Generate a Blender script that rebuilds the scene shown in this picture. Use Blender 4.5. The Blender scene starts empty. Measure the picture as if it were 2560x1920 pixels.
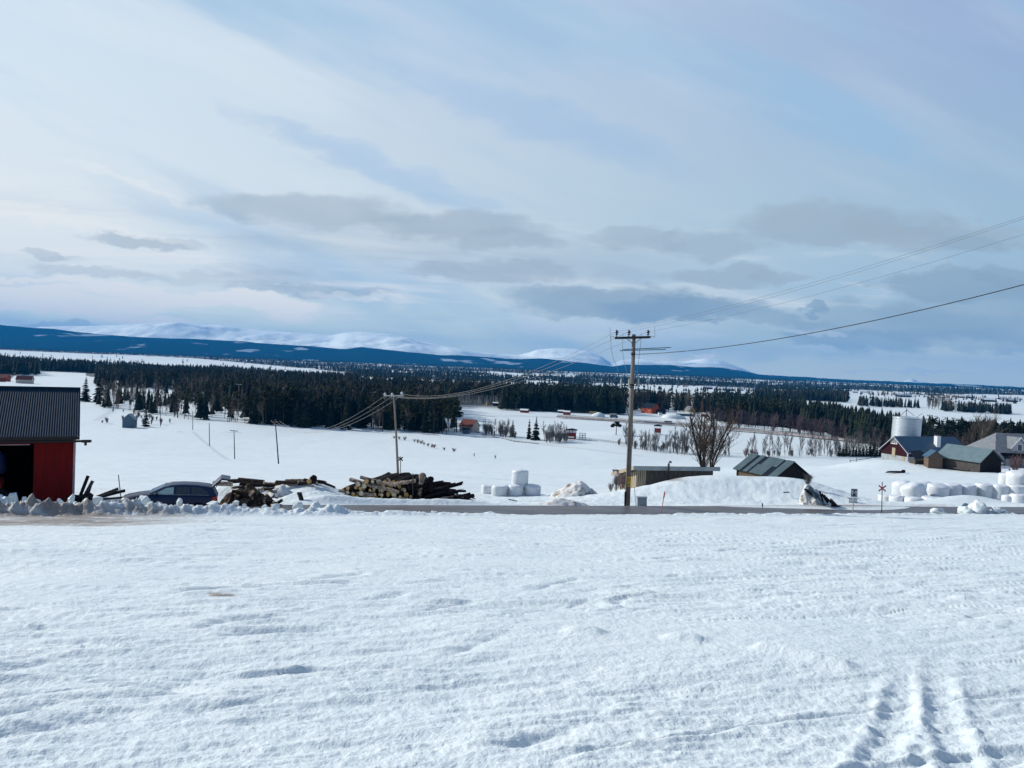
import bpy, math, random
import numpy as np
from mathutils import Vector, Matrix, Euler
S = bpy.context.scene
COL = S.collection
R = math.radians
# ------------------------------------------------------------------ camera
F = 1850.0                                   # focal length in photograph pixels (2560 wide)
PITCH = math.atan(40 / F); ROLL = R(2.3)
cam_data = bpy.data.cameras.new('camera'); cam = bpy.data.objects.new('camera', cam_data); COL.objects.link(cam)
CM = Matrix.Rotation(R(90) - PITCH, 4, 'X') @ Matrix.Rotation(ROLL, 4, 'Z')
cam.matrix_world = CM
cam_data.sensor_width = 36; cam_data.lens = 36 * F / 2560
cam_data.clip_start = 0.05; cam_data.clip_end = 90000
S.camera = cam
# ------------------------------------------------------------------ sun, exposure, sampling
SUN_AZ, SUN_EL = R(-68), R(30)               # azimuth measured from the view direction (+Y), negative = left
sd = Vector((math.sin(SUN_AZ) * math.cos(SUN_EL), math.cos(SUN_AZ) * math.cos(SUN_EL), math.sin(SUN_EL)))
ld = bpy.data.lights.new('sun', 'SUN'); ld.energy = 4.8; ld.angle = R(0.6); ld.color = (1, .955, .89)
sun = bpy.data.objects.new('sun', ld); COL.objects.link(sun)
sun.rotation_euler = sd.to_track_quat('Z', 'Y').to_euler()
S.view_settings.view_transform = 'Standard'; S.view_settings.look = 'None'
S.view_settings.exposure = 0.0; S.view_settings.gamma = 1
S.render.engine = 'CYCLES'
S.cycles.use_denoising = True
S.cycles.max_bounces = 5; S.cycles.diffuse_bounces = 2; S.cycles.glossy_bounces = 2
S.cycles.transparent_max_bounces = 6; S.cycles.volume_bounces = 0
S.cycles.caustics_reflective = False; S.cycles.caustics_refractive = False

# ------------------------------------------------------------------ world: Nishita sky under thin veil and stratocumulus
W_ = bpy.data.worlds.new('World'); S.world = W_; W_.use_nodes = True
nt = W_.node_tree; nt.nodes.clear()
class NB:
    """tiny node-graph writer"""
    def __init__(s, tree): s.t = tree
    def n(s, typ, **kw):
        nd = s.t.nodes.new(typ)
        for k, v in kw.items(): setattr(nd, k, v)
        return nd
    def put(s, sock, v):
        if isinstance(v, bpy.types.NodeSocket): s.t.links.new(v, sock)
        elif v is not None: sock.default_value = v
    def m(s, op, a, b=None, c=None, clamp=False):
        nd = s.n('ShaderNodeMath', operation=op, use_clamp=clamp)
        s.put(nd.inputs[0], a)
        if b is not None: s.put(nd.inputs[1], b)
        if c is not None: s.put(nd.inputs[2], c)
        return nd.outputs[0]
    def mix(s, f, a, b, mode='MIX'):
        nd = s.n('ShaderNodeMix', data_type='RGBA', blend_type=mode)
        s.put(nd.inputs[0], f); s.put(nd.inputs[6], a if not isinstance(a, tuple) else (*a, 1)[:4]); s.put(nd.inputs[7], b if not isinstance(b, tuple) else (*b, 1)[:4])
        return nd.outputs[2]
    def noise(s, vec, scale, detail=4, rough=.55, dist=0.0):
        nd = s.n('ShaderNodeTexNoise'); s.put(nd.inputs['Vector'], vec)
        nd.inputs['Scale'].default_value = scale; nd.inputs['Detail'].default_value = detail
        nd.inputs['Roughness'].default_value = rough; nd.inputs['Distortion'].default_value = dist
        return nd.outputs[0]
    def xyz(s, x, y, z=0.0):
        nd = s.n('ShaderNodeCombineXYZ')
        for i, v in enumerate((x, y, z)): s.put(nd.inputs[i], v)
        return nd.outputs[0]
    def sm(s, v, lo, hi):
        nd = s.n('ShaderNodeMapRange', interpolation_type='SMOOTHSTEP')
        s.put(nd.inputs[0], v); nd.inputs[1].default_value = lo; nd.inputs[2].default_value = hi
        nd.inputs[3].default_value = 0; nd.inputs[4].default_value = 1
        return nd.outputs[0]
w = NB(nt)
sky = w.n('ShaderNodeTexSky'); sky.sky_type = 'NISHITA'; sky.sun_disc = False
sky.sun_elevation = SUN_EL; sky.sun_rotation = SUN_AZ; sky.altitude = 400; sky.air_density = 1.0; sky.dust_density = 1.0
tc = w.n('ShaderNodeTexCoord'); sp = w.n('ShaderNodeSeparateXYZ'); nt.links.new(tc.outputs['Generated'], sp.inputs[0])
dx, dy, dz = sp.outputs
ay = w.m('MAXIMUM', w.m('ABSOLUTE', dy), .12)
U = w.m('DIVIDE', dx, ay); V = w.m('DIVIDE', dz, ay)
# U,V: direction written as tangent of azimuth / elevation about the valley direction (+Y)
UVv = w.xyz(U, V)
def skypos(px, py):
    d = CM.to_3x3() @ Vector(((px - 1280) / F, -(py - 960) / F, -1)); return d.x / d.y, d.z / d.y
def srgb(r, g, b):
    f = lambda c: (c / 255 / 12.92) if c / 255 <= .04045 else ((c / 255 + .055) / 1.055) ** 2.4
    return (f(r), f(g), f(b))
base = w.mix(1.0, sky.outputs[0], (.10, .10, .10), 'MULTIPLY')
# thin high veil, whiter towards the sun and at mid height, bluer low on the right
fu = w.sm(U, -.85, .85)
fv = w.sm(V, -.01, .13)
low = w.mix(fu, (.80, 1.0, .93), (.95, 1.0, .80))
mid = w.mix(fu, srgb(240, 247, 248), srgb(170, 200, 218))
top = w.mix(fu, srgb(222, 238, 248), srgb(160, 184, 220))
veil = w.mix(fv, low, mid); veil = w.mix(w.sm(V, .16, .50), veil, top)
col = w.mix(.90, base, veil)
# streaks of cirrus slanting down to the right
sl = w.m('ADD', w.m('MULTIPLY', U, .34), V)
sl2 = w.m('SUBTRACT', U, w.m('MULTIPLY', V, .34))
cv = w.xyz(w.m('MULTIPLY', sl2, 1.3), w.m('MULTIPLY', sl, 7.5), .3)
c1 = w.noise(cv, 1.35, 5, .55, .25)
col = w.mix(w.m('MULTIPLY', w.sm(c1, .47, .74), w.m('SUBTRACT', .42, w.m('MULTIPLY', fu, .28))), col, srgb(234, 241, 245))
cv2 = w.xyz(w.m('MULTIPLY', sl2, 1.0), w.m('MULTIPLY', sl, 5.0), 7.3)
c2 = w.noise(cv2, 1.5, 4, .5, .2)
col = w.mix(w.m('MULTIPLY', w.sm(c2, .50, .72), .70), col, srgb(158, 195, 226))
# fine wisps low over the hills
cv3 = w.xyz(w.m('MULTIPLY', U, 3.0), w.m('MULTIPLY', w.m('ADD', V, w.m('MULTIPLY', U, .03)), 30.0), 2.1)
c3 = w.noise(cv3, 1.2, 5, .6, .5)
lowm = w.m('MULTIPLY', w.sm(V, .0, .05), w.sm(V, .26, .12))
col = w.mix(w.m('MULTIPLY', w.m('MULTIPLY', w.sm(c3, .50, .72), lowm), w.m('SUBTRACT', .75, w.m('MULTIPLY', fu, .35))), col, srgb(247, 249, 247))
cv4 = w.xyz(w.m('MULTIPLY', U, 2.2), w.m('MULTIPLY', w.m('ADD', V, w.m('MULTIPLY', U, .05)), 22.0), 9.1)
c4 = w.noise(cv4, 1.2, 5, .6, .5)
col = w.mix(w.m('MULTIPLY', w.m('MULTIPLY', w.sm(c4, .52, .74), lowm), .55), col, srgb(172, 190, 208))
# warped position for cloud banks
wn = w.n('ShaderNodeTexNoise'); wn.inputs['Scale'].default_value = 11; wn.inputs['Detail'].default_value = 5; wn.inputs['Roughness'].default_value = .6
nt.links.new(w.xyz(U, w.m('MULTIPLY', V, 2.2)), wn.inputs['Vector'])
ws = w.n('ShaderNodeSeparateColor'); nt.links.new(wn.outputs[1], ws.inputs[0])
WU = w.m('ADD', U, w.m('MULTIPLY', w.m('SUBTRACT', ws.outputs[0], .5), .15))
WV = w.m('ADD', V, w.m('MULTIPLY', w.m('SUBTRACT', ws.outputs[1], .5), .06))
def bank(col, px, py, rx, ry, color, strength, soft=.55, ang=2.3):
    """soft elliptical cloud bank centred on a sky direction, radii in photo pixels"""
    cu, cvv = skypos(px, py); a = R(ang) - ROLL
    du = w.m('SUBTRACT', WU, cu); dv = w.m('SUBTRACT', WV, cvv)
    if abs(a) > .01:
        ca, sa = math.cos(a), math.sin(a)
        du2 = w.m('SUBTRACT', w.m('MULTIPLY', du, ca), w.m('MULTIPLY', dv, sa))
        dv = w.m('ADD', w.m('MULTIPLY', du, sa), w.m('MULTIPLY', dv, ca)); du = du2
    a2 = w.m('MULTIPLY', du, F / rx); b2 = w.m('MULTIPLY', dv, F / ry)
    r2 = w.m('ADD', w.m('MULTIPLY', a2, a2), w.m('MULTIPLY', b2, b2))
    soft *= .72; f = w.sm(r2, 1.5, 1.5 * (1 - soft) - .25)
    return w.mix(w.m('MULTIPLY', f, strength), col, color)
G1, G2, G3 = srgb(166, 182, 194), srgb(152, 175, 191), srgb(142, 167, 188)
WH = srgb(251, 251, 247); WB = srgb(216, 229, 238)
for a in [
    (-60, 600, 620, 190, srgb(248, 250, 246), .40, 1.3), (20, 520, 300, 20, srgb(252, 252, 246), .5, 1.2, 8), (1350, 300, 420, 60, srgb(160, 192, 228), .5, 1.3, 18), (900, 400, 360, 40, srgb(164, 196, 230), .5, 1.3, 22), (1900, 850, 400, 50, srgb(150, 186, 210), .4, 1.2),
    (760, 525, 270, 38, G1, .55, .9), (1130, 560, 240, 34, G1, .62, .9), (1270, 605, 130, 30, G1, .6, .9), (900, 600, 330, 45, G1, .25, .9),
    (1230, 675, 200, 26, G1, .55, .8), (1600, 590, 110, 30, G1, .5, .8), (1790, 610, 150, 34, G1, .55, .8), (1450, 640, 220, 50, G1, .25, .9),
    (2100, 560, 260, 52, G1, .70, .8), (2330, 590, 240, 40, G1, .65, .8), (2440, 608, 110, 22, G2, .5, .8),
    (1800, 690, 170, 26, G1, .6, .7), (1960, 697, 60, 12, G1, .45, .7),
    (1520, 755, 260, 46, G2, .75, .8), (1700, 772, 200, 32, G3, .7, .8), (1850, 790, 260, 20, G2, .5, .8), (1450, 725, 140, 18, G1, .4, .8),
    (2030, 757, 45, 13, G3, .7, .6), (2380, 715, 210, 34, G2, .75, .6), (2530, 700, 120, 30, G2, .7, .6),
    (2250, 800, 330, 42, G2, .55, .8), (2450, 790, 260, 60, G2, .5, .9), (2130, 848, 190, 30, G3, .55, .8), (2420, 845, 200, 26, G2, .45, .8),
    (370, 598, 150, 17, G1, .55, .8), (120, 640, 70, 12, G1, .4, .8), (770, 718, 190, 16, G1, .5, .8), (560, 690, 220, 18, G1, .25, .9),
    (230, 680, 160, 14, G1, .35, .8), (150, 828, 160, 16, srgb(176, 196, 214), .6, .7),
    (640, 752, 180, 24, WH, 1.0, .55, 6), (400, 738, 210, 22, WH, .95, .6, 6), (150, 758, 260, 16, WH, .9, .7), (40, 728, 170, 15, WH, .9, .7), (60, 700, 220, 8, WH, .8, .7), (280, 792, 190, 12, WH, .8, .7), (60, 780, 160, 9, WH, .8, .7), (730, 786, 90, 14, WH, .6, .6, 5),
    (200, 560, 300, 10, WH, .5, .9, 8), (900, 735, 150, 10, WH, .4, .9, 6), (350, 470, 220, 14, WH, .3, .9, 20), (940, 560, 0x40, 8, WH, .0, .9),
    (1480, 815, 190, 22, WB, .75, .8), (1640, 838, 160, 18, WB, .6, .8), (1380, 832, 110, 18, WB, .5, .9), (1720, 893, 70, 12, WH, .9, .6, -6), (1650, 900, 90, 10, WH, .6, .7),
    (2040, 826, 70, 9, WB, .5, .8), (2050, 876, 60, 10, WB, .5, .8), (2150, 930, 60, 5, WB, .5, .8, 4), (2290, 930, 90, 5, WB, .65, .8, 2), (2400, 938, 80, 4, WB, .45, .8, 2), (1370, 870, 60, 5, WB, .2, .8)]:
    if a[5] > 0: col = bank(col, *a)
col = w.mix(w.m('MULTIPLY', w.sm(V, -.002, -.03), .8), col, (.62, .70, .80))
# clear sky overhead and unseen behind the camera, darkened to cut fill light
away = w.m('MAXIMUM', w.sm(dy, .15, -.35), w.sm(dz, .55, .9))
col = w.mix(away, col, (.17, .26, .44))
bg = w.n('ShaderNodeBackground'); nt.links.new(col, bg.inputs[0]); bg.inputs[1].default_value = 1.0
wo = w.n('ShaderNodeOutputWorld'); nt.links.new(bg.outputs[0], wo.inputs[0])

# ------------------------------------------------------------------ pixel <-> world helpers
C3 = CM.to_3x3()
def W(px, py, d):
    """point seen at a photo pixel, d metres out along +Y"""
    v = C3 @ Vector(((px - 1280) / F, -(py - 960) / F, -1)); v *= d / v.y; return v
CI = np.array(C3.transposed())
def project(x, y, z):
    p = np.stack([np.asarray(x, float), np.asarray(y, float), np.asarray(z, float)], -1) @ CI.T
    k = np.where(p[..., 2] < -1e-3, -p[..., 2], 1e-3)
    return 1280 + F * p[..., 0] / k, 960 - F * p[..., 1] / k
def horizon(px): return 920 + math.tan(ROLL) * (px - 1280)

# ------------------------------------------------------------------ numpy noise
def _h(ix, iy, seed):
    n = (ix.astype(np.int64) * 374761393 + iy.astype(np.int64) * 668265263 + seed * 974711) & 0x7fffffff
    n = ((n ^ (n >> 13)) * 1274126177) & 0x7fffffff
    return ((n ^ (n >> 16)) & 0xffff) / 65535.0
def vn(x, y, seed=0):
    ix = np.floor(x); iy = np.floor(y); fx = x - ix; fy = y - iy
    fx = fx * fx * fx * (fx * (fx * 6 - 15) + 10); fy = fy * fy * fy * (fy * (fy * 6 - 15) + 10)
    a = _h(ix, iy, seed); b = _h(ix + 1, iy, seed); c = _h(ix, iy + 1, seed); d = _h(ix + 1, iy + 1, seed)
    return (a + (b - a) * fx) * (1 - fy) + (c + (d - c) * fx) * fy - .5
def fbm(x, y, seed=0, octv=4, g=.5):
    s = 0; a = 1.0
    for i in range(octv):
        s = s + a * vn(x, y, seed + i * 7); ca, sa = .8, .6
        x, y = (x * ca - y * sa) * 2.03 + 3.1, (x * sa + y * ca) * 2.03 - 1.7; a *= g
    return s
def sstep(x, a, b):
    t = np.clip((x - a) / (b - a), 0, 1); return t * t * (3 - 2 * t)

# ------------------------------------------------------------------ the lie of the land
PS = np.array([-400, -60, 0, 10, 24, 36.3, 36.9, 41.4, 43, 60, 88, 176, 235, 300, 370, 420, 2000, 3500, 5000, 7000, 8500, 24000.])
PZ = np.array([60, 8, -1.66, -3.2, -5.4, -7.28, -7.76, -7.76, -7.95, -9.9, -13.1, -24.9, -32.4, -36.2, -37.8, -38, -38, -33, -17, -3, -60, -120.])
ROADP = 0.2
def base_z(x, y):
    fade = 1 - sstep(y, 50, 95)
    s = y - ROADP * x * fade
    z0 = np.interp(s, PS, PZ)
    k = sstep(s, 44, 60)
    z1 = sum(np.interp(s * q, PS, PZ) for q in (.86, .9, .95, 1, 1.05, 1.1, 1.14)) / 7
    return z0 * (1 - k) + z1 * k, s
def g2(x, y, cx, cy, sx, sy, p=2): return np.exp(-(np.abs((x - cx) / sx) ** p + np.abs((y - cy) / sy) ** p))
CTRL = []
def low_z(x, y):
    z, s = base_z(x, y)
    z = z + 1.62 * np.exp(-((x - 17.2) / 7.0) ** 4) * np.exp(-((y - 53.5) / 4.6) ** 2) + .55 * g2(x, y, 8.5, 51, 4, 3.2)          # mound in front of the long cellar building
    z = z + 6.2 * np.exp(-((x - 112) / 62) ** 2) * np.exp(-((y - 185) / 60) ** 2)                 # knoll of the farmyard
    z = z + .75 * g2(x, y, 34.5, 55.5, 3.0, 1.6) + .95 * np.exp(-((x + 14.4) / 4.1) ** 4) * np.exp(-((y - 44.6) / 1.1) ** 2) + .7 * np.exp(-((x + 11.2) / 2.6) ** 2) * np.exp(-((y - 43.0) / 2.2) ** 2)
    z = z + 3.0 * np.exp(-((x - 200) / 90) ** 2) * np.exp(-((y - 260) / 70) ** 2)
    far = sstep(y, 70, 300) * (1 - sstep(y, 7000, 8000))
    z = z + far * fbm(x / 90, y / 140, 5, 3) * 1.3
    return z, s
def gz0(x, y):
    x = np.asarray(x, float); y = np.asarray(y, float)
    z, s = low_z(x, y)
    for cx, cy, r, sg in CTRL:
        z = z + r * np.exp(-(((x - cx) ** 2 + (y - cy) ** 2) / (2 * sg * sg)))
    return z
def gz(x, y): return float(gz0(x, y))
for px, py, d, sg in [
    (1568, 1270, 43.6, 1.6), (1000, 1260, 43.8, 3.6), (1275, 1240, 60, 5), (995, 1186, 88, 10), (697, 1160, 176, 18), (587, 1148, 232, 12),
    (524, 1114, 292, 14), (420, 1279, 36.8, 3.0), (60, 1268, 38.5, 4), (2290, 1258, 60, 5), (2500, 1258, 61, 4), (2268, 1168, 185, 14),
    (2450, 1181, 150, 10), (2520, 1180, 160, 6), (1640, 1222, 63, 2.5), (1937, 1212, 84, 4), (2018, 1217, 86, 3), (1440, 1240, 52, 2.2),
    (1428, 1099, 405, 20), (1540, 1088, 430, 20), (1640, 1085, 430, 20), (1632, 1033, 717, 60),
    (320, 1069, 372, 20), (2215, 1150, 168, 7)]:
    p = W(px, py, d); CTRL.append((p.x, p.y, p.z - gz(p.x, p.y), sg))

def pix_on_ground(px, py, it=40):
    """where the view ray of a pixel meets the smooth ground"""
    v = C3 @ Vector(((px - 1280) / F, -(py - 960) / F, -1)); v /= v.y
    lo = 1.0
    d = 1.0
    while d < 9000:
        if v.z * d < gz(v.x * d, d): break
        lo = d; d *= 1.04
    hi = d
    for _ in range(18):
        m = (lo + hi) / 2
        if v.z * m < gz(v.x * m, m): hi = m
        else: lo = m
    return v.x * hi, hi

def seg_dist(x, y, pts):
    best = np.full(np.shape(x), 1e9); tt = np.zeros(np.shape(x)); acc = 0
    for (ax, ay), (bx, by) in zip(pts[:-1], pts[1:]):
        L2 = (bx - ax) ** 2 + (by - ay) ** 2
        t = np.clip(((x - ax) * (bx - ax) + (y - ay) * (by - ay)) / L2, 0, 1)
        dd = np.hypot(x - ax - t * (bx - ax), y - ay - t * (by - ay))
        m = dd < best; best = np.where(m, dd, best); tt = np.where(m, acc + t * math.sqrt(L2), tt); acc += math.sqrt(L2)
    return best, tt
RUTS = [[pix_on_ground(*q) for q in r] for r in (
    [(2130, 1990), (2190, 1900), (2240, 1790), (2262, 1720), (2250, 1660)],
    [(2430, 1990), (2405, 1880), (2360, 1780), (2340, 1690), (2360, 1640)])]
GROOVES = [[pix_on_ground(*q) for q in r] for r in (
    [(-60, 1845), (250, 1790), (560, 1725), (820, 1690), (1150, 1650), (1300, 1630)],
    [(-60, 1800), (200, 1750), (420, 1725), (600, 1700)],
    [(-60, 1700), (180, 1660), (450, 1610), (640, 1590), (900, 1570)],
    [(-60, 1680), (200, 1640), (560, 1560), (760, 1530), (1000, 1490)],
    [(500, 1770), (860, 1710), (1100, 1660), (1270, 1600)],
    [(-60, 1530), (300, 1500), (620, 1465), (900, 1440)],
    [(600, 1590), (950, 1560), (1250, 1500), (1450, 1450)],
    [(1650, 1400), (1950, 1370), (2300, 1355), (2620, 1340)],
    [(1280, 1860), (1500, 1800), (1750, 1740)])]
LEDGE = [pix_on_ground(*q) for q in [(1270, 1530), (1330, 1580), (1400, 1600), (1560, 1610), (1760, 1620), (1860, 1640), (2000, 1660), (2110, 1680)]]

def ground_detail(x, y, s):
    """wind crust, old tracks, footfalls and ploughed edges, in metres"""
    z = np.zeros_like(x)
    nb = y < 52
    X = x[nb]; Y = y[nb]; s_ = s[nb]
    near = 1 - sstep(s_, 34, 36)
    ca, sa = math.cos(R(16)), math.sin(R(16))
    a = X * ca + Y * sa; b = -X * sa + Y * ca
    rgh = .55 + .9 * sstep(vn(X / 4.0, Y / 4.0, 61), -.25, .35)
    h = .045 * fbm(a / 2.6, b / .5, 11, 4, .5) * rgh
    h = h + .050 * np.abs(fbm(a / 1.6 + 9, b / .24, 17, 4, .5)) * rgh
    h = h + .13 * fbm(X / 5.5, Y / 4.5, 23, 3)
    wl = fbm(a / 7.0, b / 1.3, 201, 3, .5); wl2 = fbm(a / 5.0 + 4, b / .9, 207, 3, .5); ms = sstep(vn(X / 2.5, Y / 2.0, 211), -.3, .15)
    h = h - .030 * np.exp(-(wl / .024) ** 2) * ms + .022 * np.exp(-((wl - .05) / .03) ** 2) * ms - .028 * np.exp(-(wl2 / .02) ** 2) * (1 - ms * .6)
    lump = np.clip(fbm(X / .5, Y / .42, 31, 3, .5) - .18, 0, 1)
    h = h + .055 * lump * sstep(X, -1.0, 1.6) * (1 - sstep(Y, 10, 22))
    h = h + .020 * fbm(a / .42, b / .11, 41, 3, .6) * np.clip(1.6 - Y / 14, 0, 1) + .022 * fbm(a / 1.3, b / .5, 45, 3, .5) * np.clip(Y / 12 - .6, 0, 1)
    fine = np.clip(1 - Y / 16, 0, 1)
    h = h + .012 * fbm(X / .06, Y / .06, 43, 2, .6) * fine
    for pts in GROOVES:
        dd, tt = seg_dist(X, Y, pts); dd = dd + .10 * fbm(X / .5, Y / .5, 47, 2)
        m = sstep(vn(tt / .9, tt * 0, 49), -.5, .25)
        h = h - .035 * np.exp(-(dd / .07) ** 2) * m + .022 * np.exp(-((dd - .26) / .16) ** 2) * m
    for pts in RUTS:
        dd, tt = seg_dist(X, Y, pts)
        dd = dd + .03 * fbm(X / .12, Y / .12, 57, 2); rf_ = sstep(tt, 3.6, 1.2) * .62 + .12; h = h - rf_ * .038 * np.exp(-(dd / .085) ** 4) * (.8 + 1.5 * vn(tt / .09, tt * 0, 53)) + rf_ * .034 * np.exp(-((dd - .15) / .05) ** 2) * (.8 + 1.2 * vn(tt / .11, tt * 0 + 5, 54))
    dd, tt = seg_dist(X, Y, LEDGE)
    sm_ = g2(X, Y, 2.0, 7.4, 2.6, 1.3, 4)
    h = h * (1 - .72 * sm_) + .09 * sm_
    h = h + .075 * np.exp(-(dd / .10) ** 2) * sstep(vn(tt / .5, tt * 0, 59), -.1, .3)
    z1 = h * near
    # ploughed lip on the near side of the road and the high bank on the left
    bx = np.interp(X, [-60, -22, -17, -13, -11.0, -9.2, -7.0, 2, 10, 40], [1.0, .92, .74, .66, .50, .55, .28, .05, .13, .10])
    blk = fbm(X / .9, Y / .7, 71, 5, .62); cell = vn(X / .4, Y / .4, 77)
    prof = np.exp(-(np.abs((s_ - 37.0) / .95)) ** 3)
    thin = np.exp(-(np.abs((s_ - 36.2) / .5)) ** 2)
    k = sstep(X, -13, -7)
    z1 = z1 + bx * (prof * (1 - k) + thin * k) * (1 + .62 * blk + .30 * fbm(X / .22, Y / .2, 73, 3, .6) + .10 * np.sign(cell) * (np.abs(cell) > .12))
    # crumbly snow on the far roadside
    fr = sstep(s_, 41.6, 43.0)
    z1 = z1 + fr * (.09 * fbm(X / 2.2, Y / 1.6, 81, 4, .55) + .06 * fbm(X / .4, Y / .35, 83, 3, .5))
    z1 = z1 + fr * sstep(-X, -1, 3) * (1 - sstep(-X, 9.5, 12)) * .45 * np.exp(-((s_ - 42.6) / .9) ** 2)
    z[nb] = z1
    mb = (y >= 52) & (y < 420)
    X = x[mb]; Y = y[mb]
    z[mb] = .07 * fbm(X / 2.6, Y / 2.2, 91, 4, .5) * (1 - sstep(Y, 150, 300)) + .3 * fbm(X / 14, Y / 9, 95, 3) * sstep(Y, 60, 120)
    return z

# ------------------------------------------------------------------ tagging helpers
def tag(o, label=None, cat=None, group=None, kind=None):
    if label: o['label'] = label
    if cat: o['category'] = cat
    if group: o['group'] = group
    if kind: o['kind'] = kind
    return o
def thing(name, label, cat, loc=(0, 0, 0), rz=0, group=None, rot=None):
    o = bpy.data.objects.new(name, None); COL.objects.link(o); o.location = loc
    o.rotation_euler = rot if rot else (0, 0, rz); o.empty_display_size = .1
    return tag(o, label, cat, group)
def link(name, me, parent=None, smooth=False):
    o = bpy.data.objects.new(name, me); COL.objects.link(o)
    if parent: o.parent = parent
    if smooth: me.shade_smooth()
    return o
class MB:
    def __init__(s): s.v = []; s.f = []; s.mi = []; s.cur = 0
    def add(s, vs, fs):
        n = len(s.v); s.v += [tuple(v) for v in vs]; s.f += [tuple(i + n for i in f) for f in fs]; s.mi += [s.cur] * len(fs); return s
    def box(s, c, size, rot=None, jit=0):
        hx, hy, hz = size[0] / 2, size[1] / 2, size[2] / 2
        vs = [Vector((sx * hx, sy * hy, sz * hz)) for sx in (-1, 1) for sy in (-1, 1) for sz in (-1, 1)]
        M = rot if isinstance(rot, Matrix) else (Euler(rot).to_matrix() if rot else Matrix.Identity(3))
        vs = [M @ v + Vector(c) for v in vs]
        return s.add(vs, [(0, 1, 3, 2), (4, 6, 7, 5), (0, 4, 5, 1), (2, 3, 7, 6), (0, 2, 6, 4), (1, 5, 7, 3)])
    def bx(s, x0, x1, y0, y1, z0, z1): return s.box(((x0 + x1) / 2, (y0 + y1) / 2, (z0 + z1) / 2), (x1 - x0, y1 - y0, z1 - z0))
    def tube(s, pts, rad, n=6, cap=True):
        pts = [Vector(p) for p in pts]; rr = rad if isinstance(rad, (list, tuple)) else [rad] * len(pts)
        rings = []; vs = []
        for i, p in enumerate(pts):
            t = (pts[min(i + 1, len(pts) - 1)] - pts[max(i - 1, 0)]).normalized()
            a = Vector((0, 0, 1)) if abs(t.z) < .9 else Vector((1, 0, 0))
            u = t.cross(a).normalized(); v = t.cross(u)
            for k in range(n):
                an = 2 * math.pi * k / n; vs.append(p + (u * math.cos(an) + v * math.sin(an)) * rr[i])
        fs = [(i * n + k, i * n + (k + 1) % n, (i + 1) * n + (k + 1) % n, (i + 1) * n + k) for i in range(len(pts) - 1) for k in range(n)]
        if cap: fs += [tuple(range(n))[::-1], tuple((len(pts) - 1) * n + k for k in range(n))]
        return s.add(vs, fs)
    def lathe(s, prof, c=(0, 0, 0), n=16, axis='Z'):
        vs = []
        for r, z in prof:
            for k in range(n):
                an = 2 * math.pi * k / n; p = Vector((r * math.cos(an), r * math.sin(an), z))
                if axis == 'Y': p = Vector((p.x, p.z, p.y))
                if axis == 'X': p = Vector((p.z, p.x, p.y))
                vs.append(p + Vector(c))
        m = len(prof)
        fs = [(i * n + k, i * n + (k + 1) % n, (i + 1) * n + (k + 1) % n, (i + 1) * n + k) for i in range(m - 1) for k in range(n)]
        fs += [tuple(range(n))[::-1], tuple((m - 1) * n + k for k in range(n))]
        return s.add(vs, fs)
    def prism(s, poly, a, b, axis='Y'):
        """polygon (p,q) extruded from a to b along axis"""
        mp = {'Y': lambda p, q, t: (p, t, q), 'X': lambda p, q, t: (t, p, q), 'Z': lambda p, q, t: (p, q, t)}[axis]
        n = len(poly)
        vs = [mp(p, q, a) for p, q in poly] + [mp(p, q, b) for p, q in poly]
        return s.add(vs, [tuple(range(n)), tuple(range(n, 2 * n))[::-1]] + [(i, n + i, n + (i + 1) % n, (i + 1) % n) for i in range(n)])
    def mesh(s, name, mats):
        me = bpy.data.meshes.new(name); me.from_pydata(s.v, [], s.f)
        for m in (mats if isinstance(mats, (list, tuple)) else [mats]): me.materials.append(m)
        if any(s.mi): me.polygons.foreach_set('material_index', s.mi)
        import bmesh
        bm = bmesh.new(); bm.from_mesh(me); bmesh.ops.recalc_face_normals(bm, faces=bm.faces); bm.to_mesh(me); bm.free()
        me.update(); return me
    def build(s, name, mats, parent=None, smooth=False, bevel=0):
        o = link(name, s.mesh(name, mats), parent, smooth)
        if bevel:
            b = o.modifiers.new('bevel', 'BEVEL'); b.width = bevel; b.segments = 2; b.limit_method = 'ANGLE'
        return o
def npmesh(name, V_, F_, mat, mi=None):
    """big triangle / quad mesh from arrays"""
    me = bpy.data.meshes.new(name); V_ = np.asarray(V_, np.float32); F_ = np.asarray(F_, np.int32)
    me.vertices.add(len(V_)); me.vertices.foreach_set('co', V_.ravel())
    k = F_.shape[1]; me.loops.add(F_.size); me.loops.foreach_set('vertex_index', F_.ravel())
    me.polygons.add(len(F_)); me.polygons.foreach_set('loop_start', np.arange(0, F_.size, k, dtype=np.int32))
    try: me.polygons.foreach_set('loop_total', np.full(len(F_), k, np.int32))
    except Exception: pass
    for m in (mat if isinstance(mat, list) else [mat]): me.materials.append(m)
    if mi is not None: me.polygons.foreach_set('material_index', np.asarray(mi, np.int32))
    me.update(calc_edges=True); return me

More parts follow.
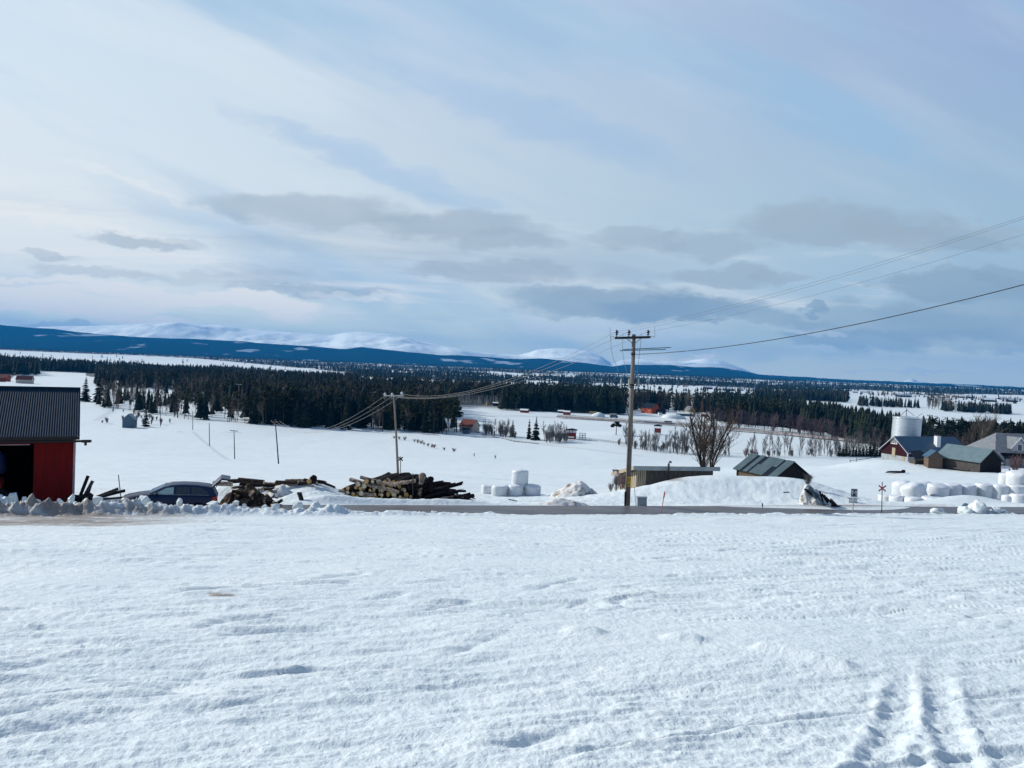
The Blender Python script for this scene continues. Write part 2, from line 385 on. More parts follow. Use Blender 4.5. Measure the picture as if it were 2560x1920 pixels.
# ------------------------------------------------------------------ materials
def mat(name, c1, c2=None, scale=4.0, rough=.8, metal=0.0, bump=0.0, bscale=None, stretch=(1, 1, 1), coat=0, spec=.5, lo=.35, hi=.65, detail=4):
    m = bpy.data.materials.new(name); m.use_nodes = True; t = m.node_tree; b = t.nodes['Principled BSDF']; q = NB(t)
    b.inputs['Roughness'].default_value = rough; b.inputs['Metallic'].default_value = metal
    b.inputs['Specular IOR Level'].default_value = spec if rough < .75 else .08; b.inputs['Coat Weight'].default_value = coat
    co = q.n('ShaderNodeTexCoord').outputs['Object']
    mp = q.n('ShaderNodeMapping'); t.links.new(co, mp.inputs[0]); mp.inputs['Scale'].default_value = stretch
    nz = q.noise(mp.outputs[0], scale, detail, .6)
    t.links.new(q.mix(q.sm(nz, lo, hi), c1, c2 or tuple(x * .75 for x in c1)), b.inputs['Base Color'])
    if bump:
        n2 = q.noise(mp.outputs[0], bscale or scale * 3, 4, .6)
        bp = q.n('ShaderNodeBump'); bp.inputs['Strength'].default_value = min(1, bump * 4); bp.inputs['Distance'].default_value = bump
        t.links.new(n2, bp.inputs['Height']); t.links.new(bp.outputs[0], b.inputs['Normal'])
    return m
SNOW1, SNOW2 = (.64, .70, .705), (.60, .665, .68)
def snow_material(name, ground=False):
    m = bpy.data.materials.new(name); m.use_nodes = True; t = m.node_tree; b = t.nodes['Principled BSDF']; q = NB(t)
    b.inputs['Roughness'].default_value = .6; b.inputs['Specular IOR Level'].default_value = .15
    co = q.n('ShaderNodeTexCoord').outputs['Object']
    n1 = q.noise(co, .35, 5, .6); c = q.mix(q.sm(n1, .35, .65), SNOW1, SNOW2)
    n5 = q.noise(co, 3.0, 5, .7); c = q.mix(q.m('MULTIPLY', q.sm(n5, .45, .75), .35), c, (.68, .71, .73))
    if ground:
        at = q.n('ShaderNodeAttribute'); at.attribute_name = 'dirt'
        nd = q.noise(co, 2.6, 6, .75)
        f = q.m('MULTIPLY', at.outputs['Fac'], q.sm(q.m('ADD', nd, q.m('MULTIPLY', at.outputs['Fac'], .25)), .42, .66))
        dcol = q.mix(q.noise(co, 6, 3), (.34, .30, .265), (.15, .125, .11))
        c = q.mix(q.m('MINIMUM', f, .95), c, dcol)
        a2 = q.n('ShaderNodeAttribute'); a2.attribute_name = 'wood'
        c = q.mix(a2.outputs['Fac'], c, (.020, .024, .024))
        a3 = q.n('ShaderNodeAttribute'); a3.attribute_name = 'track'
        c = q.mix(a3.outputs['Fac'], c, (.40, .42, .45))
    t.links.new(c, b.inputs['Base Color'])
    nf = q.noise(co, 26, 4, .7); ng = q.noise(co, 5, 4, .65)
    b1 = q.n('ShaderNodeBump'); b1.inputs['Strength'].default_value = .8; b1.inputs['Distance'].default_value = .012; t.links.new(nf, b1.inputs['Height'])
    b2 = q.n('ShaderNodeBump'); b2.inputs['Strength'].default_value = .75; b2.inputs['Distance'].default_value = .05; t.links.new(ng, b2.inputs['Height'])
    t.links.new(b1.outputs[0], b2.inputs['Normal']); t.links.new(b2.outputs[0], b.inputs['Normal'])
    return m
M = dict(
    ground=snow_material('snow_ground', True), snow=snow_material('snow'),
    asphalt=mat('asphalt', (.105, .098, .10), (.055, .052, .055), 1.3, .45, bump=.01, stretch=(.25, 1.4, 1)),
    red=mat('red_paint', (.20, .012, .010), (.13, .010, .010), 1.5, .85, bump=.01, stretch=(6, 6, .4)),
    redbarn=mat('dark_red_boards', (.040, .010, .014), (.022, .009, .012), 2.5, .9, bump=.01, stretch=(5, 5, .3)),
    pink=mat('faded_trim', (.55, .40, .40), (.45, .32, .32), 3, .8),
    darkroof=mat('dark_sheet_metal', (.010, .034, .060), (.006, .022, .042), 1.2, .8, metal=.0, stretch=(4, 1, 1)),
    blueroof=mat('blue_sheet_metal', (.026, .085, .14), (.02, .068, .115), .8, .5, metal=.1),
    greyroof=mat('grey_sheet_metal', (.13, .19, .205), (.10, .155, .175), .9, .55, metal=.1),
    housegrey=mat('grey_roof_tile', (.20, .22, .235), (.15, .165, .18), 1.5, .8),
    greenroof=mat('weathered_green_metal', (.055, .095, .11), (.038, .07, .082), 1.1, .55, metal=.2),
    greendark=mat('tar_paper', (.008, .014, .024), (.012, .019, .03), 2, .85),
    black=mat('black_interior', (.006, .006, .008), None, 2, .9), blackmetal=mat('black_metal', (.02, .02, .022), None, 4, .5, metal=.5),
    wood=mat('weathered_boards', (.115, .105, .095), (.055, .05, .048), 3, .9, bump=.012, stretch=(7, 7, .35)),
    woodh=mat('weathered_logs', (.17, .14, .09), (.09, .07, .045), 3, .9, bump=.012, stretch=(.4, .4, 8)),
    wooddark=mat('dark_boards', (.028, .026, .028), (.014, .013, .015), 3, .9, bump=.01, stretch=(6, 6, .4)),
    woodpale=mat('pale_boards', (.42, .36, .27), (.30, .25, .18), 3, .85, bump=.01, stretch=(6, 6, .35)),
    brown=mat('brown_boards', (.17, .12, .09), (.10, .075, .06), 3, .9, bump=.01, stretch=(.4, .4, 6)),
    pole=mat('pole_timber', (.25, .215, .185), (.15, .125, .11), 2.2, .85, bump=.006, stretch=(9, 9, .5)),
    poledark=mat('tarred_timber', (.045, .04, .04), (.03, .028, .03), 2, .85),
    galv=mat('galvanised_steel', (.42, .44, .46), (.33, .35, .37), 3, .4, metal=.7),
    steel=mat('painted_grey_steel', (.20, .25, .28), (.17, .215, .245), 1.5, .55),
    bluegrey=mat('blue_grey_steel', (.05, .11, .16), (.04, .09, .13), 3, .5),
    porcelain=mat('brown_porcelain', (.035, .018, .022), None, 3, .25), glassy=mat('pale_porcelain', (.45, .50, .50), (.36, .42, .42), 6, .3),
    wire=mat('aluminium_wire', (.20, .20, .20), None, 3, .5, metal=.3), wireblk=mat('black_cable', (.025, .027, .03), None, 3, .6), wirepale=mat('pale_conductor', (.30, .29, .27), None, 3, .5, metal=.2),
    yellow=mat('yellow_sign', (.65, .42, .02), (.58, .37, .02), 4, .6), redpaint=mat('signal_red', (.55, .02, .02), None, 4, .6),
    orangered=mat('sign_red_orange', (.60, .11, .02), None, 4, .6), pinkstake=mat('faded_red_plastic', (.70, .20, .20), None, 4, .6),
    white=mat('white_paint', (.78, .78, .78), (.70, .71, .72), 3, .7), plastic=mat('white_bale_wrap', (.66, .69, .71), (.55, .59, .62), 2, .42, bump=.02, bscale=4),
    concrete=mat('pale_concrete', (.36, .39, .40), (.28, .31, .32), 1.2, .9, bump=.006), galvsilo=mat('silo_steel', (.56, .60, .62), (.46, .51, .54), .5, .38, metal=.55, stretch=(1, 1, 6)),
    bark=mat('bark', (.06, .045, .036), (.018, .014, .014), 8, .95, bump=.02, stretch=(1, 1, 1)), cut=mat('cut_wood', (.68, .44, .18), (.46, .28, .12), 5, .8), cutpale=mat('pale_cut_wood', (.74, .64, .44), (.42, .33, .22), 5, .8),
    barkpale=mat('birch_bark', (.42, .34, .27), (.12, .09, .075), 6, .9, bump=.01), barkdark=mat('wet_bark', (.022, .018, .020), (.010, .009, .011), 8, .9, bump=.02),
    needles=mat('spruce_needles', (.010, .020, .015), (.005, .010, .012), .4, .85), needles2=mat('pine_needles', (.018, .032, .018), (.009, .017, .014), .4, .85),
    trunk=mat('conifer_trunk', (.10, .075, .06), (.05, .04, .035), 2, .95), birch=mat('birch_trunk', (.33, .31, .29), (.14, .12, .11), 2, .9),
    twigs=mat('bare_twigs', (.13, .105, .085), (.075, .062, .055), .5, .95), twigs2=mat('purple_twigs', (.105, .075, .085), (.06, .045, .055), .5, .95), twigs3=mat('grey_twigs', (.17, .165, .16), (.10, .10, .105), .5, .95),
    bigtree=mat('old_tree_bark', (.10, .075, .06), (.04, .032, .03), 5, .95, bump=.02),
    grass=mat('dead_grass', (.22, .15, .09), (.12, .075, .045), 5, .95), shrub=mat('reddish_shrub', (.24, .16, .15), (.15, .10, .10), 3, .95),
    dirt=mat('soil_and_chips', (.022, .017, .016), (.17, .125, .085), 3.2, .95, bump=.08, bscale=7, lo=.42, hi=.66), dirtsnow=mat('dirty_snow', (.62, .62, .60), (.24, .20, .17), 1.6, .85, bump=.06, bscale=5, lo=.48, hi=.66),
    carblue=mat('dark_blue_car_paint', (.004, .019, .062), (.004, .017, .055), 1, .45, metal=.0, coat=.08, spec=.3), tint=mat('tinted_glass', (.015, .022, .03), None, 1, .08, spec=.8),
    greenglass=mat('bright_window_glass', (.30, .42, .40), (.22, .34, .34), 1, .12, spec=.8),
    tyre=mat('tyre', (.015, .015, .016), None, 3, .85), rim=mat('alloy', (.35, .36, .38), None, 3, .35, metal=.8), lampred=mat('red_lens', (.45, .02, .02), None, 3, .3), lampwhite=mat('clear_lens', (.6, .65, .68), None, 3, .2),
    redm=mat('red_machine', (.35, .012, .012), (.22, .01, .01), 2, .5), bluetarp=mat('blue_tarpaulin', (.01, .03, .16), (.008, .02, .10), 2, .6),
    orange=mat('orange_red_boards', (.38, .085, .04), (.28, .065, .035), 1, .85), redhut=mat('falu_red', (.27, .035, .028), (.18, .026, .022), 1, .85),
    houseyellow=mat('ochre_boards', (.42, .31, .12), (.34, .25, .10), 1, .85), cream=mat('cream_render', (.52, .46, .38), (.44, .39, .33), 1, .9), roofred=mat('brick_red_roof', (.20, .07, .055), (.14, .05, .04), 1, .85),
    lilac=mat('pale_grey_boards', (.42, .42, .47), (.35, .35, .40), 2, .8, stretch=(6, 6, .3)), mtsnow=mat('mountain_snow', (.78, .80, .84), (.62, .66, .72), .0011, .8, detail=8),
)

# ------------------------------------------------------------------ ground sheet
FIELDS = [  # open fields in the far valley, outlines given as photo pixels of their ground
    [(-400, 868), (0, 875), (480, 895), (880, 932), (880, 946), (760, 936), (560, 925), (430, 925), (330, 917), (240, 912), (100, 905), (0, 888), (-400, 880)],
    [(45, 935), (90, 928), (215, 929), (215, 940), (300, 950), (300, 972), (190, 968), (50, 968), (0, 962)],
    [(978, 926), (1060, 929), (1062, 935), (978, 931)], [(1225, 928), (1310, 934), (1300, 941), (1225, 938)], [(1315, 951), (1400, 953), (1395, 960), (1315, 958)], [(1330, 933), (1440, 938), (1440, 943), (1330, 940)],
    [(1470, 957), (1600, 961), (1760, 965), (1900, 972), (1880, 984), (1800, 984), (1690, 984), (1590, 975), (1480, 966)],
    [(2120, 978), (2240, 980), (2330, 990), (2420, 985), (2640, 990), (2640, 1060), (2500, 1048), (2330, 1036), (2180, 1015), (2080, 1008), (2122, 1000)],
    [(1965, 998), (2080, 1003), (2080, 1009), (1965, 1003)]]
def inpoly(px, py, poly):
    ins = np.zeros(np.shape(px), bool); n = len(poly)
    for i in range(n):
        x1, y1 = poly[i]; x2, y2 = poly[(i + 1) % n]
        c = ((y1 > py) != (y2 > py)) & (px < (x2 - x1) * (py - y1) / ((y2 - y1) + 1e-9) + x1); ins ^= c
    return ins
def open_field(px, py):
    m = np.zeros(np.shape(px), bool)
    for f in FIELDS: m |= inpoly(px, py, f)
    return m
# woods: (px0, px1, depth near, depth far at px0, depth far at px1)
th = np.concatenate([np.radians(np.linspace(-180, -44, 60))[:-1], np.radians(np.linspace(-44, 44, 1150)), np.radians(np.linspace(44, 180, 60))[1:-1]])
def geo(a, b, n): return list(np.geomspace(a, b, n, endpoint=False))
rr = np.array(geo(.25, 2.2, 24) + geo(2.2, 7, 250) + geo(7, 30, 240) + list(np.linspace(30, 48, 210, endpoint=False)) + geo(48, 130, 130) + geo(130, 600, 110) + geo(600, 9000, 110) + [9000, 14000, 20500])
TH, RR = np.meshgrid(th, rr)
GX = RR * np.sin(TH); GY = RR * np.cos(TH)
GZ = gz0(GX, GY); _, SS = base_z(GX, GY)
GZ = GZ + ground_detail(GX, GY, SS)
# ditch with scrub on the left slope, embankment of the valley road
nr, nc = GX.shape
Vv = np.concatenate([[[0, 0, GZ[0].mean()]], np.stack([GX, GY, GZ], -1).reshape(-1, 3)])
i = np.arange(nr - 1)[:, None]; j = np.arange(nc)[None, :]; j2 = (j + 1) % nc
Fq = np.stack([1 + i * nc + j, 1 + i * nc + j2, 1 + (i + 1) * nc + j2, 1 + (i + 1) * nc + j], -1).reshape(-1, 4)[:, ::-1]
me = npmesh('snow_ground', Vv, Fq, M['ground'])
PX, PY = project(GX, GY, GZ)
# stains: exposed soil and grit
dirt = np.zeros(GX.shape)
nz = fbm(GX / 1.2, GY / .5, 101, 4, .6)
dirt += (.80 + .7 * fbm(GX / 1.6, GY / .35, 131, 4, .6)) * sstep(PX, 700, 200) * sstep(SS, 28.0, 30.5) * (SS < 36.6) * (GY > 5)
dirt += 1.2 * g2(PX, PY, 555, 1487, 36, 4.5, 4)
dirt += .8 * g2(GX, GY, -14.8, 39.8, 2.2, 1.3) + .4 * g2(GX, GY, -15.5, 34.0, 1.3, .5)
dirt += .8 * np.exp(-((SS - 36.75) / .16) ** 2) + .75 * np.exp(-((SS - 41.6) / .25) ** 2) * (GX < 60) * (GX > -8)
dirt += 1.1 * g2(PX, PY, 1640, 1196, 70, 7, 4) * (GY < 75) * (GY > 50)
dirt += .5 * g2(PX, PY, 2330, 1266, 60, 6, 4) * (GY < 60) + .45 * g2(PX, PY, 2120, 1266, 90, 4, 4) * (GY < 60)
dirt = np.clip(dirt + 0 * nz, 0, 1.2)
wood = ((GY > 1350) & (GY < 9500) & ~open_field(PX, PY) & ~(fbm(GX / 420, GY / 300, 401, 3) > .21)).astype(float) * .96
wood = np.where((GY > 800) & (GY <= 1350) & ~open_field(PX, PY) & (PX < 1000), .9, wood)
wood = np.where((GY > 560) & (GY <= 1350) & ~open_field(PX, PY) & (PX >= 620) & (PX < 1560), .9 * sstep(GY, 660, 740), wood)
track = np.zeros(GX.shape)
for pts, wd in [([(1040, 1082), (1200, 1085), (1420, 1118), (1600, 1140)], 2.2), ([(1180, 1033), (1320, 1040), (1460, 1050), (1640, 1063), (1700, 1068)], 3.0), ([(1250, 1040), (1500, 1044), (1650, 1040)], 6), ([(300, 1005), (276, 1030), (240, 1052)], 2.2), ([(482, 1078), (500, 1095), (530, 1120), (580, 1150)], .7), ([(440, 1080), (470, 1078), (600, 1082)], .8), ([(230, 1200), (420, 1204), (560, 1200)], .25)]:
    P2 = [pix_on_ground(*q) for q in pts]; dd, _t = seg_dist(GX, GY, P2); track = np.maximum(track, .55 * np.exp(-(dd / wd) ** 2))
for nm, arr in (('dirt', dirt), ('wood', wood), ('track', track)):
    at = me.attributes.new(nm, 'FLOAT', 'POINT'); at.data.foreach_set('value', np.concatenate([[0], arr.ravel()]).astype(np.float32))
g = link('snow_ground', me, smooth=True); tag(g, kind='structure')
del PX, PY, TH, RR

def strip(name, m, ctr, width, dz, kind='structure', sub=60):
    """ribbon along a list of (x,y) laid just above the ground or at its own height"""
    pts = np.array(ctr, float); seg = np.hypot(*np.diff(pts, axis=0).T); cum = np.concatenate([[0], np.cumsum(seg)])
    t = np.linspace(0, cum[-1], sub); x = np.interp(t, cum, pts[:, 0]); y = np.interp(t, cum, pts[:, 1])
    z = np.interp(t, cum, pts[:, 2])
    tx = np.gradient(x); ty = np.gradient(y); L = np.hypot(tx, ty); nx, ny = -ty / L, tx / L
    rows = []
    for o_, h in [(-width / 2 - .9, -1.2), (-width / 2, 0), (0, .03), (width / 2, 0), (width / 2 + .9, -1.2)]: rows.append(np.stack([x + nx * o_, y + ny * o_, z + h + dz], -1))
    V_ = np.stack(rows, 1).reshape(-1, 3); k = 5
    F_ = [(a * k + b, a * k + b + 1, (a + 1) * k + b + 1, (a + 1) * k + b) for a in range(sub - 1) for b in range(k - 1)]
    return tag(link(name, npmesh(name, V_, F_, m)), kind=kind)
strip('road', M['asphalt'], [(x, 39.15 + ROADP * x, -7.74) for x in (-17, -9, 0, 20, 45, 80)], 4.6, 0)

# ------------------------------------------------------------------ far hills, mountains, haze
def relief(name, m, ridge, d0, dr, d1, zlow, amp, seed, nu=520, nd=60, conv=1.0, lobes=.35):
    """terrain body whose crest line follows (px,py) pairs at depth dr"""
    rx = []; rz = []
    for px, py in ridge:
        p = W(px, py, dr); rx.append(p.x / dr); rz.append(p.z)
    u = np.linspace(-1.15, 1.15, nu); d = np.concatenate([np.linspace(d0, dr, nd), np.linspace(dr, d1, nd // 2)[1:]])
    crest = np.interp(u, rx, rz)
    k = np.array([.25, .5, .25]); crest = np.convolve(np.pad(crest, 1, 'edge'), k, 'valid')
    UU, DD = np.meshgrid(u, d); CC = np.meshgrid(crest, d)[0]
    t = np.where(DD < dr, (DD - d0) / (dr - d0), 1 - .9 * (DD - dr) / (d1 - dr))
    X = UU * DD; Y = DD
    shp = sstep(t, 0, 1.05) ** conv
    fold = fbm(X / 1500, Y / 2200, seed, 5, .5)
    Z = zlow + (CC - zlow) * np.clip(shp * (1 + lobes * fold * (1 - t) * 2), 0, 1.1) + amp * fbm(X / 420, Y / 420, seed + 3, 5, .55) * np.clip(t, 0, 1) * (.25 + .75 * np.clip(1 - (t - .85) / .15, 0, 1))
    n1, n2 = UU.shape; a = np.arange(n1 - 1)[:, None]; b = np.arange(n2 - 1)[None, :]
    F_ = np.stack([a * n2 + b, a * n2 + b + 1, (a + 1) * n2 + b + 1, (a + 1) * n2 + b], -1).reshape(-1, 4)
    return tag(link(name, npmesh(name, np.stack([X, Y, Z], -1).reshape(-1, 3), F_, m), smooth=True), kind='structure')
def hill_material():
    m = bpy.data.materials.new('forested_hill'); m.use_nodes = True; t = m.node_tree; b = t.nodes['Principled BSDF']; q = NB(t)
    b.inputs['Roughness'].default_value = 1; b.inputs['Specular IOR Level'].default_value = 0
    co = q.n('ShaderNodeTexCoord').outputs['Object']
    mp = q.n('ShaderNodeMapping'); t.links.new(co, mp.inputs[0]); mp.inputs['Scale'].default_value = (1, .55, 3)
    clear = q.sm(q.noise(mp.outputs[0], .0019, 4, .55), .60, .66)
    sp_ = q.n('ShaderNodeSeparateXYZ'); t.links.new(co, sp_.inputs[0])
    high = q.sm(q.m('ADD', sp_.outputs[2], q.m('MULTIPLY', q.noise(co, .0018, 5, .6), 160)), 360, 420)
    c = q.mix(q.noise(co, .01, 4), (.006, .018, .028), (.012, .026, .034))
    c = q.mix(clear, c, (.30, .36, .42)); t.links.new(q.mix(q.m('MULTIPLY', high, .0), c, (.6, .66, .72)), b.inputs['Base Color'])
    return m
def mountain_material():
    m = bpy.data.materials.new('mountain_snow'); m.use_nodes = True; t = m.node_tree; b = t.nodes['Principled BSDF']; q = NB(t)
    b.inputs['Roughness'].default_value = .8; b.inputs['Specular IOR Level'].default_value = .05
    co = q.n('ShaderNodeTexCoord').outputs['Object']
    sp_ = q.n('ShaderNodeSeparateXYZ'); t.links.new(co, sp_.inputs[0])
    n = q.noise(co, .0011, 6, .62)
    tree = q.sm(q.m('SUBTRACT', q.m('ADD', sp_.outputs[2], q.m('MULTIPLY', n, 260)), 0), 430, 330)
    c = q.mix(q.sm(q.noise(co, .002, 6, .7), .56, .70), (.95, 1.0, .93), (.42, .52, .56))
    t.links.new(q.mix(q.m('MULTIPLY', tree, .35), c, (.14, .24, .32)), b.inputs['Base Color'])
    return m
relief('forested_hills', hill_material(), [(-500, 790), (-200, 800), (0, 815), (60, 820), (130, 823), (200, 830), (260, 836), (350, 842), (480, 848), (600, 852), (640, 857), (700, 861), (790, 866), (860, 873), (900, 868), (1000, 878), (1100, 888), (1200, 891), (1240, 894), (1290, 899), (1350, 896), (1400, 900), (1450, 906), (1530, 917), (1560, 912), (1600, 912), (1680, 912), (1740, 918), (1800, 919), (1850, 926), (1900, 937), (2000, 942), (2150, 951), (2300, 957), (2450, 963), (2560, 968), (2900, 985)],
       6600, 11000, 13500, -70, 26, 211)
relief('snowy_mountains', mountain_material(), [(-500, 830), (60, 826), (100, 817), (200, 815), (300, 812), (400, 806), (440, 805), (500, 811), (560, 814), (620, 822), (700, 829), (760, 833), (830, 838), (860, 831), (900, 829), (970, 835), (1010, 842), (1060, 855), (1110, 868), (1145, 871), (1180, 878), (1230, 884), (1300, 886), (1325, 880), (1340, 874), (1385, 870), (1440, 873), (1470, 878), (1500, 889), (1530, 909), (1560, 899), (1600, 897), (1650, 901), (1700, 905), (1735, 899), (1765, 895), (1800, 900), (1850, 918), (1900, 940), (2240, 966), (2262, 951), (2282, 947), (2292, 954), (2310, 955), (2350, 965), (2600, 985), (2900, 990)],
       12600, 17000, 20000, -40, 40, 311, nu=900, conv=.8, lobes=.5)
HZ = MB().bx(-22000, 22000, -900, 20800, -126, 745).build('haze', [])
hm = bpy.data.materials.new('haze_air'); hm.use_nodes = True; t = hm.node_tree; t.nodes.clear()
vo = t.nodes.new('ShaderNodeVolumePrincipled'); vo.inputs['Color'].default_value = (.02, .40, 1.0, 1); vo.inputs['Density'].default_value = 4.5e-5; vo.inputs['Anisotropy'].default_value = 0
oo = t.nodes.new('ShaderNodeOutputMaterial'); t.links.new(vo.outputs[0], oo.inputs['Volume']); HZ.data.materials.append(hm); tag(HZ, kind='stuff')

# ------------------------------------------------------------------ trees
rng = random.Random(7)
def spruce_mesh(seed, H=1.0, rad=.19, levels=17, dead=False, nb=9):
    r = random.Random(seed); V_ = []; F_ = []
    for L in range(levels):
        t = (L + r.uniform(-.3, .3)) / levels; z = H * (.09 + .91 * t); rr_ = rad * H * (1 - t) ** .82 * r.uniform(.82, 1.12) + .008
        n = max(5, int(nb * (1 - .35 * t)))
        off = r.uniform(0, 6.3)
        for k in range(n):
            if r.random() < .10: continue
            a = off + 2 * math.pi * k / n + r.uniform(-.25, .25); q = rr_ * r.uniform(.6, 1.15); wdt = rr_ * r.uniform(.26, .42) + .006
            dr = q * r.uniform(.25, .5); ca, sa = math.cos(a), math.sin(a)
            tip = (ca * q, sa * q, z - dr); up = (0, 0, z + .028 * H)
            md = (.55 * q * ca, .55 * q * sa, z - dr * .15 + .012 * H)
            l = (.62 * q * ca - sa * wdt, .62 * q * sa + ca * wdt, z - dr * .8 - .01 * H); rt = (.62 * q * ca + sa * wdt, .62 * q * sa - ca * wdt, z - dr * .8 - .01 * H)
            b = len(V_); V_ += [up, l, md, rt, tip]; F_ += [(b, b + 1, b + 2), (b, b + 2, b + 3), (b + 1, b + 4, b + 2), (b + 2, b + 4, b + 3)]
    b = len(V_); V_ += [(.012, 0, H * .93), (-.006, .010, H * .93), (-.006, -.010, H * .93), (0, 0, H * 1.02)]; F_ += [(b, b + 1, b + 3), (b + 1, b + 2, b + 3), (b + 2, b, b + 3)]
    return V_, F_
def clump_mesh(seed, clumps, leaf=.035, per=60):
    r = random.Random(seed); V_ = []; F_ = []
    for cx, cy, cz, rx, rz in clumps:
        for _ in range(per):
            th_ = r.uniform(0, 6.283); c = r.uniform(-1, 1); q = r.uniform(.45, 1.05) ; sn = math.sqrt(1 - c * c)
            p = Vector((cx + rx * q * sn * math.cos(th_), cy + rx * q * sn * math.sin(th_), cz + rz * q * c))
            a = Vector((r.gauss(0, 1), r.gauss(0, 1), r.gauss(0, .5))).normalized() * leaf * r.uniform(.6, 1.4); bb = Vector((r.gauss(0, 1), r.gauss(0, 1), r.gauss(0, .6))).normalized() * leaf * r.uniform(.6, 1.4)
            k = len(V_); V_ += [tuple(p - a), tuple(p + bb), tuple(p + a), tuple(p - bb)]; F_ += [(k, k + 1, k + 2), (k, k + 2, k + 3)]
    return V_, F_
def pine_crown(seed):
    r = random.Random(seed); cl = [(r.uniform(-.05, .05), r.uniform(-.05, .05), .92, .07, .055)]
    for _ in range(11):
        z = r.uniform(.48, .92); q = .15 * math.sqrt(max(.1, 1 - (z - .5) * 1.5)) * r.uniform(.35, 1); a = r.uniform(0, 6.28)
        cl.append((q * math.cos(a), q * math.sin(a), z, r.uniform(.05, .085), r.uniform(.022, .04)))
    return clump_mesh(seed, cl, .026, 42)
def bare_mesh(seed, spread=.5, stems=1, depth=4, H=1.0, r0=.012, twig=1.0, clear=.2, ratio=.66):
    """branching skeleton of thin tapering limbs: returns (trunk V,F), (limb V,F)"""
    r = random.Random(seed); tv, tf, lv, lf = [], [], [], []
    def seg(V_, F_, a, b, ra, rb, n=3):
        d = (b - a); d.normalize(); u = d.orthogonal().normalized(); v = d.cross(u); k = len(V_)
        for p, q in ((a, ra), (b, rb)):
            for i_ in range(n): an = 6.283 * i_ / n; V_.append(tuple(p + (u * math.cos(an) + v * math.sin(an)) * q))
        for i_ in range(n): F_.append((k + i_, k + (i_ + 1) % n, k + n + (i_ + 1) % n)); F_.append((k + i_, k + n + (i_ + 1) % n, k + n + i_))
    def grow(p, d, L, rad, lev):
        n = 3 if lev < 2 else 2; prev = p
        for i_ in range(n):
            nd = (d + Vector((r.gauss(0, .09), r.gauss(0, .09), r.gauss(.05, .05)))).normalized(); q = prev + nd * L / n
            ra, rb = rad * (1 - .55 * i_ / n), rad * (1 - .55 * (i_ + 1) / n)
            seg(tv if lev == 0 else lv, tf if lev == 0 else lf, prev, q, ra, rb, 5 if lev == 0 else 3)
            if lev < depth:
                kids = r.choice((2, 3)) if lev > 0 else (4 if i_ else (2 if clear < .3 else 0))
                for _ in range(kids):
                    a = r.uniform(0, 6.28); side = nd.orthogonal().normalized(); side.rotate(Matrix.Rotation(a, 3, nd))
                    dd = (nd * (1 - spread * r.uniform(.6, 1.1)) + side * spread * r.uniform(.7, 1.2) + Vector((0, 0, .22))).normalized()
                    grow(prev + (q - prev) * r.random(), dd, L * ratio * r.uniform(.6, 1.05) * (1 if lev else (1 - .25 * i_)), rb * .55 * twig + .0006, lev + 1)
            prev = q; d = nd
    for s_ in range(stems):
        a = r.uniform(0, 6.28); q = 0 if stems == 1 else r.uniform(.05, .22)
        grow(Vector((.03 * math.cos(a), .03 * math.sin(a), 0)) if stems > 1 else Vector((0, 0, 0)), Vector((q * math.cos(a), q * math.sin(a), 1)).normalized(), H * .68 * r.uniform(.8, 1.05), r0 * r.uniform(.7, 1), 0)
    zm = max(v[2] for v in tv + lv) or 1
    tv = [(x_ / zm, y_ / zm, z_ / zm) for x_, y_, z_ in tv]; lv = [(x_ / zm, y_ / zm, z_ / zm) for x_, y_, z_ in lv]
    return (tv, tf), (lv, lf)
def pm(name, vf, m):
    me = bpy.data.meshes.new(name); me.from_pydata(vf[0], [], vf[1]); me.materials.append(m); me.update(); return me
def trunk_vf(h, r0, r1, n=5, lean=0.0):
    b = MB(); b.tube([(0, 0, -.03), (lean * .3, 0, h * .5), (lean, 0, h)], [r0, (r0 + r1) / 2, r1], n); return b.v, [f for f in b.f]
for nm_, ca_, cb_ in (('needles', (.005, .011, .013), (.026, .036, .020)), ('needles2', (.010, .018, .014), (.045, .052, .024)), ('twigs', (.06, .05, .045), (.20, .16, .125))):
    t_ = M[nm_].node_tree; q_ = NB(t_); bs_ = t_.nodes['Principled BSDF']; bs_.inputs['Specular IOR Level'].default_value = .04
    ge_ = q_.n('ShaderNodeNewGeometry').outputs['Position']; n_a = q_.noise(ge_, .055, 3, .6); n_b = q_.noise(ge_, .6, 2, .6)
    f_ = q_.sm(q_.m('ADD', q_.m('MULTIPLY', n_a, .65), q_.m('MULTIPLY', n_b, .35)), .40, .64)
    for l_ in list(bs_.inputs['Base Color'].links): t_.links.remove(l_)
    t_.links.new(q_.mix(f_, ca_, cb_), bs_.inputs['Base Color'])
SPR = [(pm('spruce_trunk', trunk_vf(.95, .012, .003), M['trunk']), pm('spruce_crown', spruce_mesh(i_, rad=q), M['needles'])) for i_, q in enumerate((.17, .15, .19, .14, .16, .18))]
PIN = [(pm('pine_trunk', trunk_vf(.93, .013, .005, lean=.02), M['trunk']), pm('pine_crown', pine_crown(i_ + 40), M['needles2'])) for i_ in range(5)]
def bares(seeds, m, tm, **k):
    out = []
    for s_ in seeds:
        a, b = bare_mesh(s_, **k); out.append((pm('bare_trunk', a, tm), pm('bare_limbs', b, m)))
    return out
BIR = bares((1, 2, 3, 4), M['twigs'], M['birch'], spread=.36, r0=.011, twig=1.15, clear=.5)
ALD = bares((11, 12, 13, 14, 15), M['twigs3'], M['bark'], spread=.36, r0=.009, twig=.72, clear=.1, ratio=.52, stems=1)
PUR = bares((21, 22, 23), M['twigs2'], M['bark'], spread=.5, r0=.013, twig=1.4, clear=.1)
BSH = bares((31, 32, 33), M['shrub'], M['shrub'], spread=.38, stems=6, depth=2, r0=.014, twig=1.5, clear=.1)
